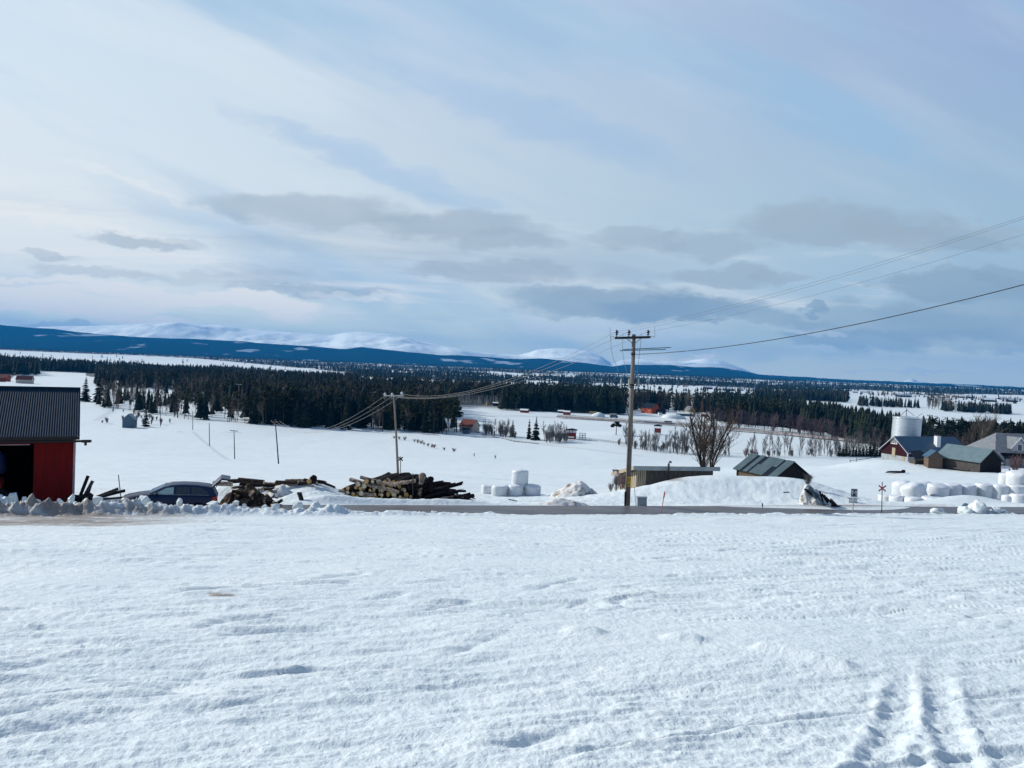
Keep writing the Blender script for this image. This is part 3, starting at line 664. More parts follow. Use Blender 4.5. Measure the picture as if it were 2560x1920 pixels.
GSH = bares((34, 35, 36), M['twigs3'], M['twigs3'], spread=.42, stems=5, depth=3, r0=.012, twig=1.3, clear=.1)
KIN = dict(con=SPR, pine=PIN, birch=BIR, ald=ALD, pur=PUR, red=BSH, gsh=GSH)
NAMES = dict(con=('spruce_tree', 'spruce'), pine=('pine_tree', 'pine'), birch=('birch_tree', 'birch'), ald=('alder_tree', 'bare tree'), pur=('bare_tree', 'bare tree'), red=('bare_shrub', 'shrub'), gsh=('bare_shrub', 'shrub'))
def tree(kind, x, y, h, label, group=None, wide=1.0, lean=0.0, z=None, var=None, name=None):
    tm, cm = KIN[kind][(var if var is not None else rng.randrange(99)) % len(KIN[kind])]
    o = thing(name or NAMES[kind][0], label, NAMES[kind][1], (x, y, (gz(x, y) if z is None else z) - .05), rng.uniform(0, 6.28), group)
    o.rotation_euler.x = lean + rng.uniform(-.03, .03); o.scale = (h * wide, h * wide, h)
    link('trunk', tm, o); link('crown', cm, o); return o
# low-detail copies for the masses
def lowcone(seed, tiers=4, n=6, rad=.2):
    r = random.Random(seed); V_ = []; F_ = []
    for L in range(tiers):
        z0 = .08 + .88 * L / tiers; z1 = min(1.0, z0 + .40 - .04 * L) if L < tiers - 1 else 1.0; q = rad * (1 - L / tiers) ** .85
        b = len(V_); V_ += [(q * r.uniform(.65, 1.2) * math.cos(6.283 * k / n + L), q * r.uniform(.65, 1.2) * math.sin(6.283 * k / n + L), z0 + r.uniform(-.04, .04)) for k in range(n)] + [(0, 0, z1)]
        F_ += [(b + k, b + (k + 1) % n, b + n) for k in range(n)]
    return V_, F_
def lowpuff(seed, n=34, zc=.62, rx=.2, rz=.36, leaf=.05):
    V_, F_ = clump_mesh(seed, [(0, 0, zc, rx, rz)], leaf, n)
    b = len(V_); V_ += [(-.012, 0, 0), (.012, 0, 0), (0, 0, .8)]; F_.append((b, b + 1, b + 2)); return V_, F_
def lowbare(seed, n=26):
    r = random.Random(seed); V_ = [(-.012, 0, 0), (.012, 0, 0), (0, 0, .95), (0, -.012, 0), (0, .012, 0)]; F_ = [(0, 1, 2), (3, 4, 2)]
    for _ in range(n):
        z = r.uniform(.2, .8); a = r.uniform(0, 6.28); q = r.uniform(.08, .24); h = r.uniform(.1, .28); k = len(V_); e = r.uniform(.005, .012)
        V_ += [(0, 0, z), (e, e, z), (q * math.cos(a), q * math.sin(a), z + h), (q * math.cos(a) * .6 + .03, q * math.sin(a) * .6, z + h * 1.1)]; F_ += [(k, k + 1, k + 2), (k, k + 1, k + 3)]
    return V_, F_
LOW = dict(con=[lowcone(i_, 5, 7, .17) for i_ in range(6)], pine=[lowpuff(i_, 46, .70, .14, .26, .045) for i_ in range(4)], birch=[lowbare(i_) for i_ in range(4)], ald=[lowbare(i_ + 9) for i_ in range(3)], pur=[lowbare(i_ + 20, 40) for i_ in range(3)], far=[lowcone(i_ + 50, 2, 5, .20) for i_ in range(5)])
def mass(name, items, m, label=None):
    """one mesh of many simple trees: items = (low-kind, x, y, z, h, width)"""
    Vs = []; Fs = []; off = 0
    by = {}
    for it in items: by.setdefault((it[0], rng.randrange(len(LOW[it[0]]))), []).append(it[1:])
    for (k, v), L in by.items():
        V0 = np.array(LOW[k][v][0]); F0 = np.array(LOW[k][v][1]); A = np.array(L); n = len(A)
        an = np.random.RandomState(v).uniform(0, 6.28, n); c, s_ = np.cos(an), np.sin(an)
        X = A[:, 0:1] + (V0[None, :, 0] * c[:, None] - V0[None, :, 1] * s_[:, None]) * (A[:, 3] * A[:, 4])[:, None]
        Y = A[:, 1:2] + (V0[None, :, 0] * s_[:, None] + V0[None, :, 1] * c[:, None]) * (A[:, 3] * A[:, 4])[:, None]
        Z = A[:, 2:3] + V0[None, :, 2] * A[:, 3:4]
        Vs.append(np.stack([X, Y, Z], -1).reshape(-1, 3)); Fs.append((F0[None] + (np.arange(n) * len(V0))[:, None, None]).reshape(-1, 3) + off); off += n * len(V0)
    o = link(name, npmesh(name, np.concatenate(Vs), np.concatenate(Fs), m)); return tag(o, kind='stuff')
woods = []
nr_ = np.random.RandomState(3)
def patch(px0, px1, dn0, dn1, df0, df1, n, kinds, h0, h1, label, group, wide=1.0, bias=1.3, check=False):
    for _ in range(n):
        a = nr_.uniform(); px = px0 + (px1 - px0) * a; tn = dn0 + (dn1 - dn0) * a; tf_ = df0 + (df1 - df0) * a
        d = tn + (tf_ - tn) * nr_.uniform() ** bias; p = W(px, horizon(px), d); k = kinds[nr_.randint(len(kinds))]
        woods.append([k, p.x, d, nr_.uniform(h0, h1), wide * nr_.uniform(.85, 1.15), label, group])
C_, P_, B_ = 'con', 'pine', 'birch'
DW = 'tall dark spruce in the dense wood beyond the sloping snow field'
patch(620, 1100, 418, 415, 520, 520, 420, [C_, C_, P_, P_, B_], 13, 24, DW, 'spruces of the dark wood', 1.15, 1.0)
patch(560, 1140, 520, 520, 1050, 1000, 1700, [C_, C_, P_, B_], 13, 25, DW, 'trees deep in the dark wood', 1.2)
patch(1075, 1150, 411, 413, 540, 540, 34, [P_, P_, C_], 17, 21, 'thin trunked pine at the right edge of the dark wood', 'pines at the wood edge')
patch(430, 640, 432, 420, 620, 620, 110, [P_, P_, C_, B_, B_], 12, 19, 'slender tree in the open mixed stand behind the leaning poles', 'trees of the open mixed stand')
patch(455, 640, 560, 560, 900, 900, 260, [C_, P_, B_, B_], 14, 20, 'slender tree in the open mixed stand behind the leaning poles', 'mixed trees further back')
patch(250, 450, 500, 440, 740, 700, 210, [B_, B_, P_, C_, 'ald', 'ald'], 8, 16, 'thin tree among scrub behind the small blue grey hut', 'trees by the grey hut')
patch(240, 620, 800, 760, 1180, 1180, 760, [C_, P_, B_, P_], 14, 21, 'mixed tree of the valley grove', 'valley grove')
patch(105, 235, 1280, 1280, 1420, 1420, 320, [C_], 17, 22, 'spruce of the block shaped wood between two fields', 'block wood')
patch(-160, 95, 1050, 1050, 1340, 1340, 420, [C_], 20, 27, 'spruce of the wood at the left edge', 'left wood', 1.1)
patch(250, 560, 1180, 1180, 1500, 1500, 620, [C_, C_, P_], 15, 21, 'spruce', 'left distant wood')
patch(560, 900, 1050, 1050, 1500, 1500, 800, [C_, C_, B_], 15, 20, 'spruce', 'left distant wood')
patch(1255, 1560, 668, 668, 900, 900, 620, [C_, C_, C_, P_], 19, 25, 'dark spruce in the wood behind the red sheds', 'wood behind the sheds', 1.15)
patch(1140, 1255, 760, 760, 960, 960, 170, [P_, P_, B_], 19, 24, 'green pine in the wood behind the yellow tents', 'pines behind the tents')
patch(1100, 1560, 960, 960, 1330, 1330, 700, [C_, C_, B_], 14, 19, 'spruce', 'centre distant wood')
patch(1560, 1830, 745, 740, 900, 900, 330, [C_, B_, P_, B_], 17, 23, 'tree of the mixed wood behind the orange house', 'mixed wood behind the orange house')
patch(1800, 1965, 610, 590, 900, 800, 380, [C_, C_, P_], 18, 23, 'spruce of the long wood', 'long wood', 1.1)
patch(1965, 2100, 590, 520, 790, 650, 300, [C_], 17, 22, 'spruce of the long wood', 'long wood', 1.1)
patch(2095, 2255, 500, 410, 640, 480, 240, [C_], 17, 21, 'tall spruce in the wood behind the steel silo', 'spruces behind the farm', 1.1)
patch(2250, 2680, 395, 385, 475, 450, 330, [C_, C_, C_, P_], 15, 20, 'tall spruce in the wood behind the steel silo', 'spruces behind the farm', 1.15)
patch(1780, 2010, 560, 505, 610, 590, 90, ['pur'], 10, 15, 'purplish leafless tree along the front of the long wood', 'leafless trees before the long wood', 1.2)
patch(2000, 2230, 500, 420, 560, 480, 110, ['pur'], 9, 14, 'purplish leafless tree along the front of the long wood', 'leafless trees before the long wood', 1.2)
patch(2225, 2560, 320, 300, 390, 380, 70, ['pur', 'birch'], 8, 13, 'brown leafless tree behind the farm buildings', 'leafless trees behind the farm', 1.15)
patch(2150, 2300, 1150, 1150, 1260, 1260, 110, [C_, C_, B_], 13, 18, 'spruce of the small grove on the far field', 'far field grove')
patch(2358, 2530, 1060, 1060, 1160, 1160, 190, [C_, C_, B_], 13, 18, 'spruce of the dark rectangular copse', 'rectangular copse')
patch(2320, 2380, 1130, 1130, 1500, 1500, 70, ['birch'], 15, 20, 'birch', 'far birches')
patch(1890, 2122, 1310, 1310, 1560, 1560, 260, [C_, C_, B_], 17, 22, 'spruce', 'far wood')
# ditch line of bare alders
for _ in range(175):
    px = nr_.uniform(1560, 2200); py = np.interp(px, [1560, 1620, 1700, 1900, 2200], [1112, 1128, 1138, 1144, 1140]) - abs(nr_.normal(0, 5))
    if 1840 < px < 1860: continue
    x, y = pix_on_ground(px, py); h = nr_.uniform(8, 13) if nr_.uniform() < .72 else nr_.uniform(2.5, 5)
    woods.append(['ald', x, y, h, 1.0, 'bare grey alder in the long row along the field ditch', 'alders along the ditch'])
def group_clump(pts, kind, label, group):
    for px, py, h in pts: x, y = pix_on_ground(px, py); woods.append([kind, x, y, h, 1.0, label, group])
group_clump([(px, 1083 + (px - 1210) * .12 + nr_.uniform(-3, 2), nr_.uniform(7, 11)) for px in np.linspace(1208, 1270, 14)], 'ald', 'bare tree in the clump left of the two dark spruces', 'bare clump left of the spruces')
group_clump([(px, 1100 + nr_.uniform(-3, 5), nr_.uniform(7, 11)) for px in np.linspace(1362, 1412, 13)], 'ald', 'bare tree in the clump beside the two storey red hut', 'bare clump by the red hut')
near_con = sorted([w_ for w_ in woods if w_[0] in ('con', 'pine')], key=lambda q: q[2])
near_bar = sorted([w_ for w_ in woods if w_[0] not in ('con', 'pine')], key=lambda q: q[2])
def keep(L, n):
    vis = [w_ for w_ in L if -40 < project(w_[1], w_[2], -30)[0] < 2600]
    return vis[:n]
K = keep(near_con, 270) + keep(near_bar, 262); ids = set(map(id, K))
MARKS = {'spruces of the dark wood': [(760, 'above the dark leaning pole'), (900, 'left of the leaning pole with pale insulators'), (1040, 'right of the leaning pole with pale insulators'), (9999, 'near the brown roofed villa')],
         'spruces behind the farm': [(2222, 'left of the silo'), (2310, 'right behind the silo'), (2400, 'above the white chimney'), (2480, 'above the grey barn'), (9999, 'above the farmhouse roof')],
         'leafless trees behind the farm': [(2300, 'beside the silo'), (2420, 'above the blue roof'), (9999, 'above the grey barn and farmhouse')],
         'alders along the ditch': [(1640, 'below the red watch tower'), (1720, 'left of the big bare tree'), (1860, 'right of the big bare tree'), (2000, 'above the striped roof shed'), (2110, 'above the M sign'), (9999, 'next to the spruce hedge')],
         'leafless trees before the long wood': [(1900, 'at its left end'), (2100, 'at its middle'), (9999, 'left of the silo')]}
for w_ in K:
    lab = w_[5]; qx_ = float(project(w_[1], w_[2], -30)[0])
    if w_[6] in MARKS:
        wh = next(t for lim, t in MARKS[w_[6]] if qx_ < lim)
        kd = {'con': 'spruce', 'pine': 'pine', 'birch': 'birch', 'ald': 'alder', 'pur': 'leafless tree'}[w_[0]]
        hs = 'low' if w_[3] < 6 else 'medium' if w_[3] < (10 if w_[0] in ('ald', 'pur', 'birch') else 18.5) else 'tall'
        lab = f"{hs} {'broad' if w_[4] > (1.15 if 'wood' in w_[6] or 'farm' in w_[6] else 1.0) else 'slim'} {kd}, {'in the row' if w_[0] == 'ald' else 'in the wood'} {wh}"
    tree(w_[0], w_[1], w_[2], w_[3], lab, w_[6], w_[4])
rest = [w_ for w_ in woods if id(w_) not in ids]
ZR = gz0([w_[1] for w_ in rest], [w_[2] for w_ in rest])
for nm, sel, m in (('spruce_forest', ('con',), M['needles']), ('pine_forest', ('pine',), M['needles2']), ('birch_forest', ('birch', 'ald'), M['twigs']), ('leafless_forest', ('pur',), M['twigs2'])):
    it = [(w_[0], w_[1], w_[2], z_ - .3, w_[3], w_[4]) for w_, z_ in zip(rest, ZR) if w_[0] in sel]
    if it: mass(nm, it, m)
# endless woods of the plain towards the hills
n = 24000
px = nr_.uniform(-200, 2760, n); d = np.exp(nr_.uniform(math.log(1360), math.log(8200), n))
x = (px - 1280) / F * d * 1.0; z = gz0(x, d); qx, qy = project(x, d, z)
h = nr_.uniform(11, 19, n); fe = open_field(qx, qy)
sparse = (nr_.uniform(size=n) < .012)
glade = fbm(x / 420, d / 300, 401, 3) > .21
ok = (~fe & ~glade) | sparse
far = [('far', x[i_], d[i_], z[i_] - .4, h[i_], 1.15 + .45 * min(1, d[i_] / 5000)) for i_ in np.nonzero(ok)[0]]
mass('distant_forest', far, M['needles'])

# single trees and shrubs of the valley
def put(kind, px, py, h, label, **k):
    x, y = pix_on_ground(px, py); return tree(kind, x, y, -h * y / F if h < 0 else h, label, **k)
put('con', 213, 1004, -62, 'left one of two big spruces beside the barn roof', wide=1.9)
put('con', 246, 1006, -66, 'right and bushier one of two big spruces beside the barn roof', wide=1.7)
put('con', 365, 1067, -42, 'small dark spruce beside the blue grey hut', wide=1.7)
put('con', 1281, 1092, -44, 'short dark spruce among bare bushes, left of the tall pair', wide=1.4)
put('con', 1322, 1098, -52, 'paler left one of the two tall spruces in the snow field', wide=1.15)
put('con', 1339, 1100, -60, 'dark right one of the two tall spruces in the snow field', wide=1.25)
for i_, px in enumerate(np.linspace(2098, 2200, 13)): put('con', px, 1141, rng.uniform(5, 7.5), 'low snow dusted spruce in the hedge left of the red barn', group='hedge spruces', wide=1.5)
for px, py in ((985, 1097), (998, 1099), (1012, 1101), (1036, 1105), (1044, 1108), (1053, 1110), (1060, 1113), (1070, 1116), (1080, 1119), (1085, 1120), (1110, 1126), (1135, 1130)): put('red', px, py, rng.uniform(1.4, 2.5), 'small leafless bush in the row on the sloping snow field', group='bushes on the sloping field', wide=1.7)
for px, py in ((1185, 1142), (1238, 1147)): put('red', px, py, 1.8, 'tiny leafless bush standing alone in the snow field', group='lone tiny bushes', wide=.8)
for i_ in range(22): put('gsh', rng.uniform(255, 430), rng.uniform(1030, 1064), rng.uniform(2, 4.5), 'grey scrub bush beside the blue grey hut', group='scrub bushes by the hut')
for px, h in ((2432, 19), (2462, 21), (2472, 20)): tree('birch', *W(px, 1100, 236).xy, h, 'tall pale trunked birch behind the grey barn', group='birches behind the grey barn', wide=1.05)
tree('pur', *W(2385, 1100, 225).xy, 12, 'brown leafless tree behind the right end of the red barn', wide=1.3)
put('red', 1865, 1141, 4.5, 'reddish bush at the foot of the alder row', wide=1.6); put('red', 1885, 1142, 4, 'smaller reddish bush right beside the larger one at the alder row', wide=1.4)
for k_ in range(16): px_ = rng.uniform(1206, 1292); put('gsh', px_, 1085 + (px_ - 1206) * .13 + rng.uniform(-3, 3), rng.uniform(4, 8.5), 'grey bushy tree in the thicket left of the tall spruce pair', group='thicket left of the spruce pair', wide=.85)
for k_ in range(14): px_ = rng.uniform(1358, 1416); put('gsh', px_, 1103 + rng.uniform(-4, 5), rng.uniform(4, 8.5), 'grey bushy tree in the thicket beside the two storey red hut', group='thicket by the red hut', wide=.85)
for k_ in range(26): px_ = rng.uniform(1545, 1725); put('gsh', px_, float(np.interp(px_, [1545, 1620, 1725], [1116, 1130, 1140])) - rng.uniform(0, 7), rng.uniform(2.5, 7), 'grey bush in the thicket below the red watch tower', group='thicket below the watch tower', wide=.8)
for k_ in range(22): px_ = rng.uniform(1800, 2190); put('gsh', px_, 1143 - rng.uniform(0, 6), rng.uniform(2, 4.5), 'low grey bush between the alders of the ditch row', group='bushes between the alders', wide=1.0)
# round pine with bare stem
x, y = pix_on_ground(1540, 1088); o = thing('pine_tree', 'round topped pine standing alone in the snow', 'pine', (x, y, gz(x, y)))
MB().tube([(0, 0, -.2), (.1, 0, 4), (0, 0, 7.6)], [.28, .2, .1], 6).build('trunk', M['trunk'], o)
link('crown', pm('round_crown', clump_mesh(5, [(0, 0, 6.2, 2.3, 1.0), (-1.6, .2, 5.6, 1.4, .7), (1.7, 0, 5.5, 1.5, .8), (.3, 0, 7.2, 1.6, .6), (-2.2, .5, 4.9, 1.0, .5)], .42, 130), M['needles2']), o)
# big bare tree by the cellar building
(tv, tf), (lv, lf) = bare_mesh(77, spread=.40, stems=8, depth=3, r0=.010, twig=.62, clear=.1, ratio=.50)
def lift(vs):
    out = []
    for x_, y_, z_ in vs:
        k = .16 + .84 * z_; f = .62 * math.sin(min(1, z_ * 1.2) * math.pi * .5) + .12; out.append((x_ * (1.0 + f), y_ * (1.0 + f), k))
    return out
tv = lift(tv); lv = lift(lv); bb_ = MB(); bb_.tube([(0, 0, -.03), (.004, 0, .06), (0, 0, .13), (0, 0, .20)], [.036, .030, .032, .022], 9); k_ = len(tv); tv += [tuple(v) for v in bb_.v]; tf += [tuple(i_ + k_ for i_ in f_) for f_ in bb_.f]
p = W(1768, 1192, 64); o = thing('bare_tree', 'large vase shaped leafless tree at the right end of the long low building', 'bare tree', (p.x, p.y, gz(p.x, p.y) - .3)); o.scale = (6.3, 6.3, 8.6)
link('trunk', pm('big_trunk', (tv, tf), M['bigtree']), o); link('branches', pm('big_branches', (lv, lf), M['bigtree']), o)

# ------------------------------------------------------------------ buildings
def slab_roof(b, a0, a1, half, h0, h1, over, th=.09, axis='X'):
    """two roof slabs over a ridge running along axis from a0 to a1; half = half span"""
    for sg in (-1, 1):
        yo = half + over; zo = h0 - (h1 - h0) * over / half
        q = [(0, h1 + th), (sg * yo, zo + th), (sg * yo, zo), (0, h1)]
        if axis == 'X': b.add([(a, p_, z_) for a in (a0, a1) for p_, z_ in q], [(0, 1, 2, 3), (7, 6, 5, 4), (0, 4, 5, 1), (1, 5, 6, 2), (2, 6, 7, 3), (3, 7, 4, 0)])
        else: b.add([(p_, a, z_) for a in (a0, a1) for p_, z_ in q], [(0, 1, 2, 3), (7, 6, 5, 4), (0, 4, 5, 1), (1, 5, 6, 2), (2, 6, 7, 3), (3, 7, 4, 0)])
def gable_walls(b, x0, x1, half, h0, h1, z0=0, axis='X'):
    pts = [(-half, z0), (half, z0), (half, h0), (0, h1), (-half, h0)]
    if axis == 'X': b.prism([(p_, q_) for p_, q_ in pts], x0, x1, 'X')
    else: b.prism(pts, x0, x1, 'Y')
def small_house(name, px, py, d, w_, l_, h0, h1, wallm, roofm, label, cat, rz=0, group=None, windows=0, chimney=False, over=.4):
    p = W(px, py, d); zz = gz(p.x, p.y)
    o = thing(name, label, cat, (p.x, p.y, zz), R(rz), group)
    b = MB(); gable_walls(b, -w_ / 2, w_ / 2, l_ / 2, h0, h1, -.8); b.build('wall', wallm, o)
    b = MB(); slab_roof(b, -w_ / 2 - over, w_ / 2 + over, l_ / 2, h0, h1, over, .14); rf = b.build('roof', roofm, o)
    if chimney: MB().bx(-.4, .4, -.35, .35, h1 - .4, h1 + .9).build('chimney', M['concrete'], rf)
    for k in range(windows):
        xx = -w_ / 2 + w_ * (k + .5) / windows
        f = MB().bx(xx - .5, xx + .5, -l_ / 2 - .06, -l_ / 2 + .02, h0 * .38, h0 * .38 + 1.15).build('window', M['white'], o)
        MB().bx(xx - .36, xx + .36, -l_ / 2 - .09, -l_ / 2 - .062, h0 * .38 + .14, h0 * .38 + 1.0).build('pane', M['tint'], f)
    return o

# --- red machine barn, left edge
A = W(180, 1262, 38.2); o = thing('machine_barn', 'red machine barn with a dark corrugated roof and an open black doorway', 'barn', (A.x, A.y, A.z), R(30.5))
H1 = W(180, 1088, 38.2).z - A.z                      # eave height
# local: +X along the front towards the right end (0), front face at y=0, depth +y
L_, Dp = 12.0, 8.5
dw0, dw1 = -12.0, -1.72
MB().bx(dw1, -.02, 0, .14, -.5, H1 - .12).bx(-L_, dw0 - .0, 0, .14, -.5, H1).bx(-L_, -.02, .0, .14, H1 - .42, H1 - .121).bx(-.16, 0.0, .141, Dp, -.5, H1).bx(-L_, -.16, Dp, Dp + .14, -.5, H1).bx(-L_ - .15, -L_, 0, Dp, -.5, H1).build('wall', M['red'], o)
MB().bx(-.005, .10, -.03, .13, -.5, H1).bx(.0, .04, .131, .32, -.5, H1).build('corner_board', M['pink'], o)
MB().bx(-L_, -.2, .2, Dp - .1, -.4, .02).bx(-L_, -.17, Dp - .3, Dp - .01, .03, H1 - .1).bx(-.30, -.17, .15, Dp - .31, .03, H1 - .1).bx(-L_, -.31, .15, Dp - .31, H1 - .3, H1 - .1).bx(-1.7, -.31, .15, .3, .03, H1 - .31).build('painted_shade_lining', M['black'], o)  # black sheets added inside, their colour standing in for the doorway's shade
rise = 2.25; b = MB(); nw = 118; x0, x1 = -L_ - .5, .26
ny = 3; ridge_y = Dp / 2; eave = -.55
vs = []; fs = []
for i_ in range(nw * 4 + 1):
    xx = x0 + (x1 - x0) * i_ / (nw * 4); c = .016 * math.sin(i_ / 4 * 2 * math.pi)
    for yy, zz in ((eave, H1 - .05), (ridge_y, H1 - .05 + rise)): vs.append((xx, yy, zz + c + .05))
fs = [(2 * i_, 2 * i_ + 1, 2 * i_ + 3, 2 * i_ + 2) for i_ in range(nw * 4)]
b.add(vs, fs); b.bx(x0, x1, ridge_y - .1, ridge_y + .1, H1 + rise - .03, H1 + rise + .055)
rf = b.build('roof', M['darkroof'], o)
MB().add([(x0, ridge_y, H1 - .03 + rise), (x1, ridge_y, H1 - .03 + rise), (x1, Dp + .6, H1 - .1), (x0, Dp + .6, H1 - .1)], [(0, 1, 2, 3)]).build('rear_roof', M['darkroof'], rf)
MB().bx(x0, x1, eave - .02, eave + .02, H1 - .17, H1 + .0).add([(x1 - .02, eave, H1 - .15), (x1 - .02, ridge_y, H1 + rise - .2), (x1 - .02, ridge_y, H1 + rise - .02), (x1 - .02, eave, H1 + .02)], [(0, 1, 2, 3)]).build('fascia', M['blackmetal'], rf)
MB().bx(-9, .80, -.36, -.28, H1 - .33, H1 - .22).bx(.47, .59, -.38, -.26, H1 - .5, H1 - .33).bx(.35, .75, -.40, -.37, H1 - .35, H1 - .20).build('door_rail', M['blackmetal'], o)
MB().bx(-1.72, -.03, -.10, -.015, -.3, H1 - .36).build('sliding_door', M['red'], o, bevel=.01)
MB().bx(-12, -1.9, -.02, .05, H1 - .47, H1 - .425).build('door_header', M['pink'], o)
mb_ = thing('red_machine', 'red farm machine standing inside the dark barn doorway', 'machine', tuple(o.matrix_basis @ Vector((-3.9, .9, 0))), R(30))
MB().box((0, 0, 1.05), (1.7, 1.8, .55)).build('hood', M['redm'], mb_, bevel=.12); MB().box((-.1, .1, .55), (1.5, 1.5, .5)).build('chassis', M['blackmetal'], mb_, bevel=.04)
for sx in (-.7, .75): MB().lathe([(.2, -.15), (.48, -.16), (.52, -.08), (.52, .08), (.48, .16), (.2, .15)], (sx, -.75, .48), 18, 'Y').build('wheel', M['tyre'], mb_)
MB().lathe([(.05, 0), (.09, .03), (.09, .07), (.05, .09)], (.5, -.97, 1.15), 10, 'Y').build('lamp', M['lampwhite'], mb_)
tp = thing('tarpaulin', 'dark blue tarpaulin bundle hanging inside the barn', 'tarpaulin', tuple(o.matrix_basis @ Vector((-3.9, 2.2, 1.85))), R(24))
import bmesh
def blob(name, m, parent, size, seed, sub=3, amt=.18, fr=1.6, smooth=True, flat=0):
    bm = bmesh.new(); bmesh.ops.create_icosphere(bm, subdivisions=sub, radius=1)
    for v in bm.verts:
        c = v.co.normalized(); n_ = float(fbm(np.array([c.x * fr + seed]), np.array([c.y * fr + c.z * fr * 1.3 + seed * .7]), seed, 3)[0])
        v.co = Vector((c.x * size[0], c.y * size[1], c.z * size[2])) * (1 + amt * 2 * n_)
        if flat and v.co.z < -flat * size[2]: v.co.z = -flat * size[2]
    me = bpy.data.meshes.new(name); bm.to_mesh(me); bm.free(); me.materials.append(m); return link(name, me, parent, smooth)
blob('sheet', M['bluetarp'], tp, (1.0, .35, .75), 3)
for dx_ in (0, .85):
    l_ = thing('lamp', ('longer' if not dx_ else 'shorter') + ' pale lamp fitting under the barn ceiling', 'lamp', tuple(o.matrix_basis @ Vector((-4.0 + dx_ * .8, .8, H1 - .95))), R(24))
    MB().box((0, 0, 0), (.5 - .3 * (dx_ > 0), .08, .06)).build('tube_lamp', M['white'], l_, bevel=.02); MB().box((0, 0, .06), (.56 - .3 * (dx_ > 0), .1, .04)).build('housing', M['galv'], l_)
# leaning scrap at the barn's corner
for k, (ox, tilt, ln, mm) in enumerate([(.25, 18, 1.5, 'wooddark'), (.42, 24, 1.2, 'wood'), (.62, 12, .9, 'wooddark'), (.85, 70, 1.4, 'brown'), (1.0, 80, 1.6, 'wooddark')]):
    q = o.matrix_basis @ Vector((ox, -.1 + .25 * k, .12))
    t_ = thing('board', 'old board in the scrap heap against the red barn corner', 'board', tuple(q), R(24), 'scrap boards'); t_.rotation_euler = (R(8), R(tilt), R(24 + 8 * k))
    MB().box((0, 0, ln / 2), (.16, .05, ln)).build('plank', M[mm], t_)
sc_ = thing('scrap_heap', 'dark scrap heap half buried in snow beside the red barn', 'heap', tuple(W(205, 1258, 37.4)))
blob('rubble', M['wooddark'], sc_, (.5, .5, .55), 9, amt=.35, smooth=False); blob('old_tyre', M['tyre'], sc_, (.35, .3, .2), 5).location = (-.2, -.4, .3)

# --- long low cellar building behind the mound
def local(px, py, d): return W(px, py, d)
A = W(1592, 1172, 62.0); Bp = W(1783, 1177, 63.5); ang = math.atan2(Bp.y - A.y, Bp.x - A.x); Lc = math.hypot(Bp.x - A.x, Bp.y - A.y)
o = thing('cellar_building', 'long low board building with a flat grey fascia behind the snow mound', 'outbuilding', (A.x, A.y, A.z), ang)
MB().add([(0, 0, -2.6), (Lc, 0, -2.6), (Lc, 4.2, -2.6), (0, 4.2, -2.6), (0, 0, .0), (Lc, 0, .0), (Lc, 4.2, -1.05), (0, 4.2, -1.05)], [(0, 1, 5, 4), (1, 2, 6, 5), (2, 3, 7, 6), (3, 0, 4, 7), (4, 5, 6, 7), (3, 2, 1, 0)]).build('wall', M['wood'], o)
b = MB()
for k in range(9): b.bx(-.02 - .0, .05 + .0, .0 + k * .46 + .02, .36 + k * .46, -2.6, -.12 - (k + .9) * .46 * .25)
for k in range(5): b.bx(.02 + k * .17, .14 + k * .17, -.05, -.002, -2.5, -.03)
b.build('end_boards', M['woodpale'], o)
th_ = .10; b = MB(); b.add([(-.45, -.5, .12), (Lc + .35, -.5, .12), (Lc + .35, 4.7, -1.15), (-.45, 4.7, -1.15), (-.45, -.5, .30), (Lc + .35, -.5, .30), (Lc + .35, 4.7, -.97), (-.45, 4.7, -.97)], [(0, 1, 5, 4), (1, 2, 6, 5), (2, 3, 7, 6), (3, 0, 4, 7), (4, 5, 6, 7), (3, 2, 1, 0)])
rf = b.build('roof', M['greendark'], o)
MB().bx(-.47, Lc + .37, -.54, -.503, -.05, .28).build('fascia', M['concrete'], rf)
MB().add([(-.5, -.5, -.02), (-.5, 4.7, -1.29), (-.5, 4.7, -.99), (-.5, -.5, .28), (-.455, -.5, -.02), (-.455, 4.7, -1.29), (-.455, 4.7, -.99), (-.455, -.5, .28)], [(0, 1, 2, 3), (4, 5, 6, 7), (0, 1, 5, 4), (3, 2, 6, 7), (0, 3, 7, 4), (1, 2, 6, 5)]).build('verge_board', M['woodpale'], rf)
q = W(1670, 1200, 61.4); o2 = thing('stove_pipe', 'black stovepipe with a curved cowl in front of the long low building', 'pipe', (q.x, q.y, q.z - .5))
Hq = W(1670, 1155, 61.4).z - q.z + .5
MB().tube([(0, 0, 0), (0, 0, Hq - .15), (.05, 0, Hq), (.16, 0, Hq + .03), (.20, 0, Hq - .07)], [.09, .09, .085, .08, .07], 10).build('flue', M['blackmetal'], o2, True); MB().lathe([(.12, 0), (.12, .05)], (0, 0, Hq * .55), 10).build('collar', M['blackmetal'], o2)
q = W(1758, 1166, 63); o2 = thing('vent_pipe', 'short dark vent stub on the roof beside the big bare tree', 'pipe', (q.x, q.y, q.z - .1))
MB().lathe([(.13, 0), (.13, .55), (.15, .56), (.15, .62)], n=10).build('flue', M['blackmetal'], o2)
q = W(1541, 1178, 65); o2 = thing('roof_hatch', 'small dark hatch lying on the left end of the low roof', 'hatch', tuple(q)); MB().box((0, 0, .08), (.7, .5, .05)).build('lid', M['wooddark'], o2); MB().bx(-.25, -.2, -.2, .2, -.1, .06).bx(.2, .25, -.2, .2, -.1, .06).build('curb', M['wooddark'], o2)
